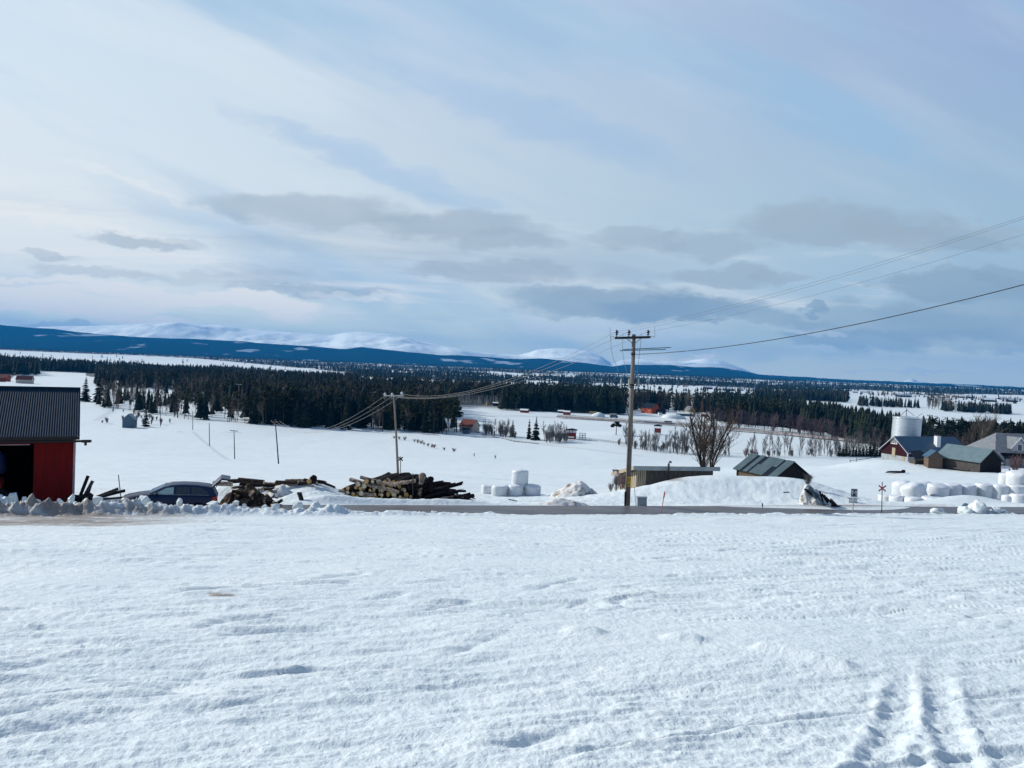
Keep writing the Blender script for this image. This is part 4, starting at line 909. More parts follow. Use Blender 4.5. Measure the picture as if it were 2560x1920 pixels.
for px, py, h, dd_ in ((1540, 1226, 1.5, 60.5), (1554, 1224, 1.9, 60.0), (1562, 1224, 1.6, 60.8), (1526, 1230, 1.0, 60.0)):
    q = W(px, py, dd_); tree('red' if px % 4 else 'gsh', q.x, q.y, h, 'brown leafless bush against the left end of the long low building', group='bushes by the low building', wide=1.0, z=q.z)
# --- small log shed with patched green metal roof
A = W(1937, 1214, 84); o = thing('log_shed', 'small log shed with a striped green metal roof behind the snow mound', 'shed', (A.x, A.y, A.z - .3), R(21))
Ww, Ll = 4.6, 6.6
he = W(1937, 1190, 84).z - A.z + .35; hr = he + 1.55
MB().prism([(0, 0), (Ww, 0), (Ww, he), (Ww / 2, hr), (0, he)], 0, Ll, 'Y').build('wall', M['wooddark'], o)
b = MB()
for k in range(5): b.tube([(-.03, .12, .16 + k * .24), (-.03, Ll - .3, .16 + k * .24)], .125, 8)
b.build('log_side', M['woodh'], o)
for q_ in ((-.20, .02, -.05, .16, 0, he), (-.2, .02, Ll - .2, Ll, 0, he), (Ww - .05, Ww + .1, -.05, .12, 0, he)): MB().bx(*q_).build('corner_post', M['wooddark'], o)
b = MB(); b.bx(1.55, 2.75, -.06, -.02, .5, he * .82); b.build('door', M['bluegrey'], o)
b = MB(); sl_ = math.atan2(hr - he, Ww / 2); ov = .42
def slope_panel(b, y0, y1, s0, s1, up, side=-1):
    """panel on the roof slope between fractions s0 (eave) and s1 (ridge)"""
    def P(s_, y, u): xx = (-ov + (Ww / 2 + ov) * s_); zz = he - ov * math.tan(sl_) + (hr - he + ov * math.tan(sl_)) * s_; xx = xx if side < 0 else Ww - xx; return (xx, y, zz + u)
    c = [P(s0, y0, up), P(s1, y0, up), P(s1, y1, up), P(s0, y1, up), P(s0, y0, up + .05), P(s1, y0, up + .05), P(s1, y1, up + .05), P(s0, y1, up + .05)]
    b.add(c, [(0, 1, 2, 3), (4, 5, 6, 7), (0, 1, 5, 4), (1, 2, 6, 5), (2, 3, 7, 6), (3, 0, 4, 7)])
slope_panel(b, -.45, Ll + .4, 0, 1, .02); slope_panel(b, -.45, Ll + .4, 0, 1, .02, 1); rf = b.build('roof', M['greendark'], o)
b = MB()
for y0, y1, s0, s1 in [(-.5, .75, 0, 1), (1.75, 3.7, 0, 1), (1.1, 1.75, .55, 1), (4.45, 5.2, 0, 1), (5.75, Ll + .45, 0, 1), (3.7, 4.1, .0, .5)]: slope_panel(b, y0, y1, s0 + .004, s1 + .004, .075)
b.build('metal_sheets', M['greenroof'], rf)

# --- farm on the right
A = W(2268, 1168, 185); o = thing('cow_barn', 'large dark red cow barn with a blue metal roof and pale stone base', 'barn', (A.x, A.y, A.z), R(18))
Lb, Wb = 19.5, 8.4; he = W(2270, 1130, 185).z - A.z; hr = W(2239, 1092, 188).z - A.z
MB().bx(0, Lb, 0, Wb, -1.5, 2.55).build('stone_base', M['concrete'], o)
MB().prism([(-.06, 2.56), (Wb + .06, 2.56), (Wb + .06, he), (Wb / 2, hr), (-.06, he)], -.06, Lb + .06, 'X').build('wall', M['redbarn'], o)
b = MB(); slab_roof(b, -.5, Lb + .5, Wb / 2, he, hr, .55, .12); rf = b.build('roof', M['blueroof'], o); rf.location.y = Wb / 2
b = MB()
for sg in (-1, 1):
    yo = Wb / 2 + .55; zo = he - (hr - he) * .55 / (Wb / 2)
    b.add([(-.56, 0, hr - .12), (-.56, sg * yo, zo - .12), (-.56, sg * yo, zo + .12), (-.56, 0, hr + .12), (-.50, 0, hr - .12), (-.50, sg * yo, zo - .12), (-.50, sg * yo, zo + .12), (-.50, 0, hr + .12)], [(0, 1, 2, 3), (4, 5, 6, 7), (0, 1, 5, 4), (1, 2, 6, 5), (2, 3, 7, 6), (3, 0, 4, 7)])
vb = b.build('verge_board', M['lilac'], rf)
MB().bx(-.5, Lb + .5, -.62, -.56, he - .38, he - .2).build('gutter', M['lilac'], o)
ch = MB().bx(10.6, 11.8, 1.2, 2.2, he + .2, hr + .55).build('chimney', M['white'], o); MB().bx(10.5, 11.9, 1.1, 2.3, hr + .56, hr + .68).build('chimney_cap', M['blackmetal'], ch)
wf = MB().bx(-.14, -.065, 3.4, 5.4, 5.35, 6.75).build('window', M['white'], o)
for k in range(3): MB().bx(-.17, -.142, 3.55 + k * .62, 4.0 + k * .62, 5.5, 6.6).build('pane', M['tint'], wf)
MB().bx(-.12, -.065, 3.9, 4.9, 2.2, 4.4).build('door', M['woodpale'], o); MB().bx(-.06, -.002, .9, 1.9, .2, 2.5).build('base_door', M['woodpale'], o)
MB().bx(-.16, .12, -.16, .10, -1, he).build('corner_board', M['lilac'], o)
for k in (2.4, 5.4): f = MB().bx(k, k + 1.3, -.06, -.002, 1.0, 1.9).build('window', M['tint'], o)
# silo
A = W(2258, 1165, 203); zt = W(2258, 1044, 203).z; o = thing('silo', 'round ribbed pale steel silo behind the blue roofed barn', 'silo', (A.x, A.y, zt - 13.5)); o.rotation_euler = (0, R(-2.4) + R(4.5), 0)
prof = [(3.55, 0)];
for k in range(34): z_ = 13.0 * k / 34; prof += [(3.57, z_ + .02), (3.61, z_ + .19), (3.57, z_ + .36)]
prof += [(3.62, 13.3), (3.70, 13.35), (3.70, 13.5), (3.5, 13.55), (.3, 14.0)]
MB().lathe(prof, n=40).build('shell', M['galvsilo'], o, True)
b = MB(); b.tube([(-3.0, -1, 13.4), (-.4, 0, 15.7)], .06, 5); b.tube([(-.4, 0, 13.9), (-.4, 0, 16.0)], .09, 5); b.tube([(-.4, 0, 15.7), (2.4, .6, 14.0)], .06, 5); b.tube([(2.4, .6, 13.5), (4.4, .8, 15.0)], .05, 5); b.build('hoist_frame', M['blackmetal'], o)
b = MB()
for k in range(26): an = 6.283 * k / 26; b.tube([(3.72 * math.cos(an), 3.72 * math.sin(an), 13.5), (3.72 * math.cos(an), 3.72 * math.sin(an), 13.95)], .03, 4)
b.build('railing', M['galv'], o)
for dx_ in (.6, 1.6, 2.3): MB().bx(dx_, dx_ + .22, -3.75, -3.5, 6.2, 8.2).build('ladder_bracket', M['bluegrey'], o)
# weathered grey barn
A = W(2449, 1182, 150); o = thing('hay_barn', 'weathered grey board barn with a pale metal roof in front of the red barn', 'barn', (A.x, A.y, A.z - .2), R(22))
Wg, Lg = 6.3, 9.4; he = W(2450, 1152, 150).z - A.z + .2; hr = W(2480, 1123, 152).z - A.z + .2
MB().prism([(0, -1), (Wg, -1), (Wg, he), (Wg / 2, hr), (0, he)], 0, Lg, 'Y').build('wall', M['wooddark'], o)
b = MB()
r_ = random.Random(4)
for k in range(34): b.bx(-.06 - .02 * r_.random(), -.003, .04 + k * .275, .04 + k * .275 + .24, -.6, he - .12 - .05 * r_.random())
b.build('side_boards', M['wood'], o); MB().bx(-.12, .05, -.06, .1, -.6, he).build('corner_post', M['wood'], o)
b = MB(); ov = .55; sl_ = math.atan2(hr - he, Wg / 2)
for side in (-1, 1):
    def P(s_, y, u): xx = -ov + (Wg / 2 + ov) * s_; zz = he - ov * math.tan(sl_) + (hr - he + ov * math.tan(sl_)) * s_; return ((xx if side < 0 else Wg - xx), y, zz + u)
    c = [P(0, -.5, .02), P(1, -.5, .02), P(1, Lg + .5, .02), P(0, Lg + .5, .02), P(0, -.5, .14), P(1, -.5, .14), P(1, Lg + .5, .14), P(0, Lg + .5, .14)]
    b.add(c, [(0, 1, 2, 3), (4, 5, 6, 7), (0, 1, 5, 4), (1, 2, 6, 5), (2, 3, 7, 6), (3, 0, 4, 7)])
b.build('roof', M['greyroof'], o)
MB().bx(-.5, -.3, 2.2, 6.4, .35, .55).build('trough', M['wood'], o)
# small brown gable shed and dark carport
A = W(2333, 1182, 158); o = small_house('brown_shed', 2331, 1182, 158, 3.4, 2.7, 2.4, 3.6, M['brown'], M['blueroof'], 'narrow brown board shed squeezed beside the grey barn', 'shed', rz=-104, over=.25)
A = W(2295, 1182, 162); zz = gz(A.x, A.y); o = thing('carport', 'low dark lean-to roof on posts left of the brown shed', 'carport', (A.x, A.y, zz), R(12))
MB().add([(-2.2, -1.6, 1.15), (2.1, -1.6, 1.4), (2.1, 2.2, 2.7), (-.6, 2.2, 2.5), (-2.2, -1.6, 1.27), (2.1, -1.6, 1.52), (2.1, 2.2, 2.82), (-.6, 2.2, 2.62)], [(0, 1, 2, 3), (4, 5, 6, 7), (0, 1, 5, 4), (1, 2, 6, 5), (2, 3, 7, 6), (3, 0, 4, 7)]).build('roof', M['greendark'], o)
for xx, yy in ((-2.0, -1.4), (0, -1.4), (1.9, -1.4), (1.9, 2.0)): MB().tube([(xx, yy, -.4), (xx, yy, 1.3)], .07, 5).build('post', M['wooddark'], o)
MB().bx(-1.0, 1.9, -.3, 1.6, .0, .9).build('woodstack', M['wood'], o)
q = W(2250, 1186, 148); o = thing('timber_stack', 'dark low stack of timber lying on the snow before the carport', 'timber stack', (q.x, q.y, gz(q.x, q.y)), R(14))
b = MB()
for k in range(7): b.tube([(-3.4 + .3 * k, .1 * k, .15 + .09 * (k % 3)), (.6 + .15 * k, .1 * k, .15 + .09 * (k % 3))], .08, 5)
b.build('beams', M['wooddark'], o); blob('lump', M['wooddark'], o, (.5, .35, .35), 8).location = (1.0, .3, .35)
q = W(2226, 1152, 175)
for px, py, ang_, ln in ((2152, 1163, 20, 5), (2168, 1158, 18, 5)):
    q = W(px, py, 170); fz = gz(q.x, q.y); o = thing('fence_rail', 'grey rail poking out of the snow left of the red barn' if px == 2152 else 'upper grey rail on the drifted slope left of the red barn', 'rail', (q.x, q.y, fz)); MB().tube([(-ln / 2, 0, .1), (ln / 2, 0, .1 + ln * .18)], .06, 5).build('rail', M['wood'], o)
    MB().tube([(-ln / 2, 0, -.3), (-ln / 2, 0, .5)], .06, 5).build('post', M['wood'], o)
# grey farmhouse on the right edge
A = W(2530, 1180, 172); o = thing('farmhouse', 'grey farmhouse with a white trimmed dormer at the right edge', 'house', (A.x, A.y, A.z - .5), R(4))
X0, X1 = -4.9, 9.0
he = W(2480, 1126, 172).z - A.z + .5; hr = W(2520, 1084, 175).z - A.z + .5
MB().bx(X0 + .9, X1, 0, 9, -1, he).build('wall', M['lilac'], o)
b = MB(); b.add([(X0, -.7, he - .1), (X1, -.7, he - .1), (X1, 9.7, he - .1), (X0, 9.7, he - .1), (X0 + 3.9, 4.5, hr), (X1, 4.5, hr)], [(0, 1, 5, 4), (1, 2, 5), (2, 3, 4, 5), (3, 0, 4), (3, 2, 1, 0)]); rf = b.build('roof', M['housegrey'], o)
dc = 1.15; dm = MB(); dm.prism([(dc - 1.75, he - .2), (dc + 1.75, he - .2), (dc + 1.75, he + 1.2), (dc, he + 3.0), (dc - 1.75, he + 1.2)], -.45, 4.2, 'Y'); dm_ = dm.build('dormer', M['lilac'], o)
b = MB()
for sg in (-1, 1): b.add([(dc, -.8, he + 3.3), (dc + sg * 2.35, -.8, he + .75), (dc + sg * 2.35, 4.3, he + .75), (dc, 4.3, he + 3.3), (dc, -.8, he + 3.12), (dc + sg * 2.35, -.8, he + .57), (dc + sg * 2.35, 4.3, he + .57), (dc, 4.3, he + 3.12)], [(0, 1, 2, 3), (4, 5, 6, 7), (0, 1, 5, 4), (1, 2, 6, 5), (2, 3, 7, 6), (3, 0, 4, 7)])
b.build('dormer_roof', M['housegrey'], dm_)
b = MB()
for sg in (-1, 1): b.add([(dc, -.86, he + 3.36), (dc + sg * 2.4, -.86, he + .76), (dc + sg * 2.4, -.86, he + .46), (dc, -.86, he + 3.04), (dc, -.81, he + 3.36), (dc + sg * 2.4, -.81, he + .76), (dc + sg * 2.4, -.81, he + .46), (dc, -.81, he + 3.04)], [(0, 1, 2, 3), (4, 5, 6, 7), (0, 1, 5, 4), (1, 2, 6, 5), (2, 3, 7, 6), (3, 0, 4, 7)])
b.build('dormer_trim', M['white'], dm_)
def window(parent, x, z, w_, h_, y, n=2, m_=None):
    f = MB().bx(x - w_ / 2, x + w_ / 2, y - .08, y - .003, z, z + h_).build('window', m_ or M['white'], parent)
    for k in range(n): a = x - w_ / 2 + .12 + k * (w_ - .12) / n; MB().bx(a, a + (w_ - .12) / n - .12, y - .10, y - .082, z + .12, z + h_ - .12).build('pane', M['tint'], f)
window(o, dc, he + .05, 1.25, 1.7, -.45, 1)
window(o, -2.6, .9, 1.3, 1.6, 0); window(o, .1, .9, 1.2, 1.7, 0, 1); window(o, 3.2, .9, 1.3, 1.6, 0)
MB().add([(-3.6, -2.0, he - 1.6), (4.5, -2.0, he - 1.6), (4.5, 0, he - .6), (-3.0, 0, he - .6), (-3.6, -2.0, he - 1.45), (4.5, -2.0, he - 1.45), (4.5, 0, he - .45), (-3.0, 0, he - .45)], [(0, 1, 2, 3), (4, 5, 6, 7), (0, 1, 5, 4), (1, 2, 6, 5), (2, 3, 7, 6), (3, 0, 4, 7)]).build('porch_roof', M['greendark'], o)
for xx in (-3.3, 0.6, 4.2): MB().bx(xx - .09, xx + .09, -1.95, -1.77, -1, he - 1.6).build('porch_post', M['wooddark'], o)
tree('red', *W(2535, 1180, 158).xy, 4.6, 'reddish brown bush in front of the grey farmhouse', wide=1.5)
q = W(2512, 1182, 155); o = thing('garden_bench', 'snowy pale bench between the grey barn and the farmhouse', 'bench', (q.x, q.y, gz(q.x, q.y)))
MB().bx(-1.1, 1.1, -.2, .2, .75, .86).build('seat', M['white'], o); MB().bx(-1.0, -.9, -.2, .2, -.4, .75).bx(.9, 1.0, -.2, .2, -.4, .75).build('frame', M['bluegrey'], o); MB().bx(-1.1, 1.1, .2, .26, .9, 1.3).build('backrest', M['white'], o)

# --- valley huts and houses
o = small_house('grey_hut', 324, 1068, 372, 4.6, 5.6, 4.4, 7.0, M['bluegrey'], M['steel'], 'small blue grey hay hut on the left snow field', 'hut', rz=-78, over=.35)
q = W(1180, 1062, 440); o = small_house('villa', 1174, 1062, 440, 9, 8, 3.6, 7.2, M['cream'], M['roofred'], 'brown roofed villa half hidden by the edge of the dark wood', 'house', rz=-30, windows=2)
o = small_house('lean_shed', 1166, 1072, 425, 3.5, 3, 2.4, 3.4, M['bluegrey'], M['blackmetal'], 'small dark shed in front of the brown roofed villa', 'shed', rz=-20)
o = small_house('orange_house', 1626, 1034, 717, 15, 11, 5.2, 9.6, M['orange'], M['greendark'], 'orange red house with a steep black roof near the pole', 'house', rz=-58, windows=2)
# lower wing
small_house('house_annex', 1652, 1034, 712, 9, 5, 2.6, 4.2, M['redbarn'], M['greendark'], 'low dark annex on the right of the orange red house', 'annex', rz=-10)
small_house('white_shed', 1650, 1036, 690, 3.2, 3, 2.6, 3.4, M['white'], M['blackmetal'], 'tiny white shed before the orange red house', 'shed')
small_house('gable_house', 1724, 1033, 705, 8, 7, 4.5, 8.5, M['houseyellow'], M['housegrey'], 'ochre gabled cottage behind the right snow heap', 'house', rz=-70)
small_house('long_shed', 1712, 1036, 690, 14, 6, 2.3, 3.6, M['bluegrey'], M['snow'], 'long dark shed under a snowy roof beside the ochre cottage', 'shed', rz=-5)
small_house('red_shed', 1762, 1038, 690, 7, 5, 2.4, 3.6, M['redhut'], M['snow'], 'little red shed at the edge of the brown trees', 'shed', rz=-12)
small_house('field_hut', 1311, 1038, 640, 6.6, 4.5, 2.2, 3.2, M['redhut'], M['snow'], 'red hut alone on the snow, leftmost of the red huts', 'hut', rz=-18)
small_house('field_hut', 1417, 1040, 632, 5.4, 4.2, 2.5, 3.4, M['redhut'], M['snow'], 'red hut at the foot of the dark wood, in the middle of the field', 'hut', rz=-20)
small_house('log_cabin', 1403, 1034, 655, 5, 4, 1.8, 2.6, M['wooddark'], M['snow'], 'low dark cabin just left of the middle red hut', 'cabin', rz=-20)
small_house('stack_hut', 1670, 1054, 560, 4.6, 3.2, 1.9, 2.5, M['redhut'], M['blackmetal'], 'flat red hut on the snow right of the watch tower', 'hut', rz=0)
small_house('field_shed', 1240, 1021, 735, 6, 4, 2.8, 3.6, M['redbarn'], M['snow'], 'dark red shed between the two yellow tents', 'shed')
small_house('service_hut', 1264, 1022, 735, 9, 4, 1.6, 2.2, M['wooddark'], M['snow'], 'low dark service hut left of the right yellow tent', 'hut')
for px, lb in ((1218, 'left one of two pointed yellow tents at the wood edge'), (1287, 'right one of two pointed yellow tents at the wood edge')):
    q = W(px, 1018, 740); o = thing('pointed_tent', lb, 'tent', (q.x, q.y, gz(q.x, q.y))); MB().lathe([(2.3, 0), (.12, 4.6)], n=7).build('canvas', M['houseyellow'], o); MB().tube([(0, 0, 3.8), (.2, 0, 5.6)], .07, 4).tube([(0, 0, 4.2), (-.3, 0, 5.5)], .07, 4).build('tent_pole', M['wooddark'], o); MB().lathe([(2.5, -.3), (2.42, .5)], n=7).build('base_skirt', M['woodpale'], o)
for i_, (px, py) in enumerate(((1243, 984), (1290, 978))):
    small_house('valley_house', px, py, 1000, 11, 9, 4.4, 8, M['cream'], M['roofred'] if not i_ else M['houseyellow'], ['pinkish house among the pines above the left yellow tent', 'pale ochre house among the pines above the right yellow tent'][i_], 'house', rz=-30)
q = W(1483, 1038, 655); o = thing('container', 'yellow container beside the left snow heap', 'container', (q.x, q.y, gz(q.x, q.y)), R(-5)); MB().bx(-3, 3, -1.2, 1.2, 0, 2.4).build('box_body', M['houseyellow'], o, bevel=.05); b = MB(); [b.bx(-2.8 + k * .7, -2.6 + k * .7, -1.26, -1.2, .1, 2.3) for k in range(9)]; b.build('door_bars', M['woodpale'], o)
q = W(1535, 1044, 610); o = thing('parked_van', 'dark van parked on the snow by the wood, left of the pole', 'van', (q.x, q.y, gz(q.x, q.y)))
MB().prism([(-3.4, .5), (3.2, .5), (3.3, 1.7), (2.4, 2.0), (1.7, 3.2), (-3.4, 3.2)], -1, 1, 'Y').build('body', M['bluegrey'], o, bevel=.08)
MB().bx(-3.2, 1.5, -1.03, -1.003, 2.0, 2.8).build('window_band', M['tint'], o); MB().bx(-3.3, 1.8, -.9, .9, 3.21, 3.45).build('roof_snow', M['white'], o)
for xx in (-2.2, 2.0): MB().lathe([(.5, -.15), (.5, .15)], (xx, -.95, .5), 12, 'Y').build('wheel', M['tyre'], o)
for nm, px, py, d_, hh, lb, st in (('judges_tower', 1428, 1099, 405, 5.4, 'two storey red hut with a dark roof and white window band beside bare bushes', 0), ('watch_tower', 1644, 1085, 430, 5.2, 'small red watch tower with an open white top, right of the pole', 1)):
    q = W(px, py, d_); o = thing(nm, lb, 'tower', (q.x, q.y, gz(q.x, q.y)), R(-14)); wd = 2.35 if not st else 1.75
    zb = .0 if not st else .9
    MB().bx(-wd, wd, -1.6, 1.6, zb - (.3 if not st else 0), hh * .60).build('wall', M['redhut'], o)
    MB().bx(-wd - .12, wd + .12, -1.72, 1.72, hh * .601, hh * .64).build('railing', M['redhut'], o)
    f = MB(); [f.bx(a - .09, a + .09, -1.6, -1.45, hh * .641, hh * .9) for a in (-wd, -wd / 3, wd / 3, wd)]; [f.bx(a - .09, a + .09, 1.4, 1.6, hh * .641, hh * .9) for a in (-wd, wd)]; f.build('post', M['white'] if st else M['redhut'], o)
    if not st:
        wdw = MB().bx(-wd, wd, -1.5, -1.44, hh * .641, hh * .88).build('window', M['white'], o); MB().bx(-1.9, 1.9, -1.72, -1.603, .7, 1.6).build('lower_window', M['white'], o)
    MB().prism([(-wd - .7, hh * .9), (wd + .7, hh * .9), (wd + .3, hh * .98), (0, hh * 1.06), (-wd - .3, hh * .98)], -2.1, 2.1, 'Y').build('roof', M['greendark'], o)
    if st:
        for sx in (-1.6, 1.6): MB().bx(sx - .1, sx + .1, -1.5, -1.3, -.4, .9).build('leg', M['wooddark'], o)
q = W(1456, 1098, 402); o = thing('scaffold_stand', 'open grey frame stand right of the two storey red hut', 'stand', (q.x, q.y, gz(q.x, q.y)), R(-10))
b = MB(); [b.tube([(sx, sy, -.3), (sx * .9, sy, 3.6)], .09, 4) for sx in (-1.6, 0, 1.6) for sy in (-1, 1)]; [b.tube([(-1.6, sy, z_), (1.6, sy, z_)], .08, 4) for sy in (-1, 1) for z_ in (1.3, 2.4, 3.6)]; b.tube([(-1.6, -1, 0), (1.6, -1, 3.4)], .06, 4); b.build('frame', M['steel'], o); MB().bx(-1.9, 1.9, -1.2, 1.2, 3.61, 3.7).build('canopy', M['lilac'], o)
for k, (px, py, rx, h_, lb) in enumerate(((1496, 1042, 3.6 * 1.6, 3.9, 'steep cone of piled snow before the dark wood'), (1685, 1046, 10.5, 4.2, 'wide heap of piled snow below the orange red house'))):
    x, y = pix_on_ground(px, py); o = thing('snow_heap', lb, 'snow heap', (x, y, gz(x, y) - .2)); b_ = blob('heap', M['snow'], o, (rx, rx * .8, h_), 40 + k, amt=.1, flat=.05)
# fences along the roads and far embankment
EMB = [pix_on_ground(*q) for q in [(1600, 1058), (1690, 1064), (1800, 1074), (1950, 1087), (2080, 1100), (2200, 1112), (2330, 1124)]]
EMB = [(EMB[0][0] - 60, EMB[0][1] + 30)] + EMB
strip('valley_road', mat('brown_verge', (.20, .16, .14), (.34, .33, .33), .6, .9), [(x, y, gz(x, y) + 1.9) for x, y in EMB], 5.0, 0, sub=80)
strip('field_track', mat('bare_verge', (.11, .10, .10), (.30, .31, .33), .5, .9), [(x, y, gz(x, y) + .35) for x, y in [pix_on_ground(*q) for q in [(1185, 1079), (1230, 1092), (1290, 1104), (1345, 1110)]]], 1.0, 0, sub=30)
for seq, lb, px_ in ((EMB, 'guard rail fence along the brown valley road', 0),):
    o = thing('guard_fence', lb, 'fence', (*EMB[4], gz(*EMB[4]) + 1.9)); b = MB(); base_p = Vector((EMB[4][0], EMB[4][1], gz(*EMB[4]) + 1.9)); pr = None
    for (ax, ay), (bx_, by_) in zip(EMB[:-1], EMB[1:]):
        for t_ in np.linspace(0, 1, 7, endpoint=False):
            x, y = ax + (bx_ - ax) * t_, ay + (by_ - ay) * t_ - 2.4; c = Vector((x, y, gz(x, y + 2.4) + 1.9)) - base_p
            if pr: b.tube([pr + Vector((0, 0, .75)), c + Vector((0, 0, .75))], .14, 4)
            b.tube([c - Vector((0, 0, .3)), c + Vector((0, 0, .8))], .1, 4); pr = c
    b.build('rails', M['wood'], o)
x, y = pix_on_ground(1372, 1118)
o = thing('rail_fence', 'low dark rail fence running right from the two storey red hut', 'fence', (*pix_on_ground(1470, 1098), gz(*pix_on_ground(1470, 1098)))); b0 = Vector(o.location); b = MB(); pr = None
for px in np.linspace(1440, 1580, 22):
    x, y = pix_on_ground(px, 1096 + (px - 1440) * .13); c = Vector((x, y, gz(x, y))) - b0; b.tube([c - Vector((0, 0, .2)), c + Vector((0, 0, 1.1))], .07, 4)
    if pr: b.tube([pr + Vector((0, 0, 1)), c + Vector((0, 0, 1))], .07, 4); b.tube([pr + Vector((0, 0, .5)), c + Vector((0, 0, .5))], .06, 4)
    pr = c
b.build('rails', M['wooddark'], o)
# distant houses: (px, py, size, wall, roof, label)
HZS = [(62, 968, 800, 15, 'cream', 'roofred', 'cream house with a red roof just above the barn ridge'), (8, 968, 820, 12, 'orange', 'roofred', 'orange house cut by the left edge above the barn'),
       (62, 884, 2300, 26, 'redbarn', 'snow', 'dark farm building at the left end of the far field'), (84, 886, 2350, 22, 'wooddark', 'snow', 'second dark farm building on the far left field'), (180, 889, 2300, 26, 'wooddark', 'snow', 'long low dark building in the middle of the far left field'),
       (300, 885, 2500, 13, 'white', 'snow', 'small bright white house at the top of the far left field'), (338, 888, 2500, 20, 'cream', 'snow', 'pale house below the big tree on the far left field'), (405, 904, 2000, 13, 'redbarn', 'roofred', 'small brown barn alone in the far left field'), (433, 911, 1900, 15, 'wooddark', 'snow', 'low dark shed in the far left field'),
       (582, 911, 2100, 24, 'redhut', 'snow', 'red barn with a snowy roof on the far field'), (645, 911, 2200, 15, 'white', 'snow', 'white house on the field edge right of the red barn'), (618, 930, 1650, 22, 'lilac', 'snow', 'pale long building in the village edge'), (736, 926, 1900, 20, 'roofred', 'snow', 'reddish house in the left village'), (760, 935, 1700, 22, 'bluegrey', 'snow', 'blue grey house in the left village'), (790, 934, 1800, 24, 'lilac', 'snow', 'pale wide house in the left village'), (506, 957, 1150, 12, 'cream', 'snow', 'small house with a bright snowy roof in the left wood'),
       (815, 943, 1500, 16, 'lilac', 'snow', 'pale house at the right end of the left village'), (880, 945, 1500, 14, 'wooddark', 'snow', 'dark house at the wood top, centre left'),
       (1770, 966, 2100, 24, 'redbarn', 'snow', 'dark red house at the far end of the bright field'), (1795, 968, 2000, 22, 'lilac', 'snow', 'pale house with a wide snowy roof on the bright field'), (1820, 969, 2000, 26, 'wooddark', 'snow', 'long dark barn on the bright field'), (1850, 968, 2050, 18, 'cream', 'snow', 'small pale house right of the long dark barn'),
       (1885, 966, 2100, 16, 'lilac', 'snow', 'grey house among the village trees'), (1950, 974, 1900, 30, 'white', 'snow', 'large white house, left one of three in the village'), (1992, 974, 1900, 26, 'white', 'snow', 'large white house, middle one of three in the village'), (2024, 974, 1850, 20, 'white', 'snow', 'tall white house, right one of three in the village'), (2050, 972, 1950, 20, 'lilac', 'snow', 'pale building right of the three white houses'),
       (2138, 978, 2400, 16, 'lilac', 'snow', 'pale house on top of the far right field'), (2160, 978, 2500, 28, 'white', 'snow', 'long white farm building on the far right field'), (2234, 978, 2300, 9, 'cream', 'greyroof', 'slender cream house by the far right trees'), (2250, 984, 2100, 22, 'wooddark', 'snow', 'dark farm shed on the far right field'), (2268, 985, 2100, 20, 'wooddark', 'snow', 'second dark farm shed on the far right field'), (2315, 977, 2200, 10, 'white', 'snow', 'white gabled house before the far ridge'),
       (2400, 987, 2300, 26, 'roofred', 'snow', 'reddish farm building on the right slope'), (2425, 988, 2300, 20, 'wooddark', 'snow', 'dark farm building on the right slope'), (2470, 995, 1900, 28, 'wooddark', 'snow', 'long dark barn low on the right field'), (2505, 988, 2300, 26, 'white', 'snow', 'bright white house near the right edge'), (2530, 998, 2000, 26, 'redbarn', 'snow', 'dark red barn near the right edge'), (2550, 990, 2300, 12, 'cream', 'snow', 'small pale house touching the right edge')]
for px, py, d_, wd, wm, rm, lb in HZS:
    small_house('farm_house' if 'house' in lb else 'farm_building', px, py, d_, wd, max(7, wd * .45), 3.6 + wd * .06, 6 + wd * .14, M[wm], M[rm], lb, 'house' if 'house' in lb else 'building', rz=(px * 7) % 40 - 20, over=.5)
# trees around the village
for lab, its in (('village_trees', [(px, py, dd, n_) for px, py, dd, n_ in ((100, 878, 2500, 12), (330, 880, 2500, 14), (560, 908, 2200, 16), (600, 926, 1700, 26), (650, 928, 1700, 22), (700, 932, 1700, 22), (760, 932, 1700, 30), (820, 938, 1600, 26), (860, 942, 1600, 22), (1800, 962, 2200, 20), (1870, 966, 2000, 30), (1930, 976, 1800, 30), (1980, 978, 1750, 34), (2040, 980, 1750, 34), (2090, 974, 2000, 30), (2190, 980, 2300, 22), (2215, 984, 2200, 22), (2260, 984, 2200, 24), (2320, 985, 2200, 30), (2345, 985, 2000, 30), (2410, 990, 2200, 22), (2450, 994, 2100, 24), (2520, 994, 2100, 24), (1620, 962, 2300, 14), (1700, 960, 2400, 20))]),):
    it = []
    for px, py, dd, n_ in its:
        for _ in range(n_):
            q = W(px + nr_.normal(0, 22), py, dd * nr_.uniform(.93, 1.1)); it.append(('birch' if nr_.uniform() < .6 else 'con', q.x, q.y, gz(q.x, q.y) - .3, nr_.uniform(8, 15), 1.4))
    mass(lab, it, M['twigs'])

# ------------------------------------------------------------------ roadside objects
def gp(px, d, dz=0.0):
    """ground point below pixel column px at depth d"""
    q = W(px, horizon(px) + 200, d); return Vector((q.x, q.y, gz(q.x, q.y) + dz))
def post(name, pxb, pyb, pxt, pyt, d, r0, r1, m, label, cat, sides=10, group=None):
    A_ = W(pxb, pyb, d); T_ = W(pxt, pyt, d); o = thing(name, label, cat, tuple(A_), 0, group)
    MB().tube([(0, 0, -.5), (T_ - A_) * .5, T_ - A_], [r0, (r0 + r1) / 2, r1], sides).build('pole', m, o, True)
    return o, A_
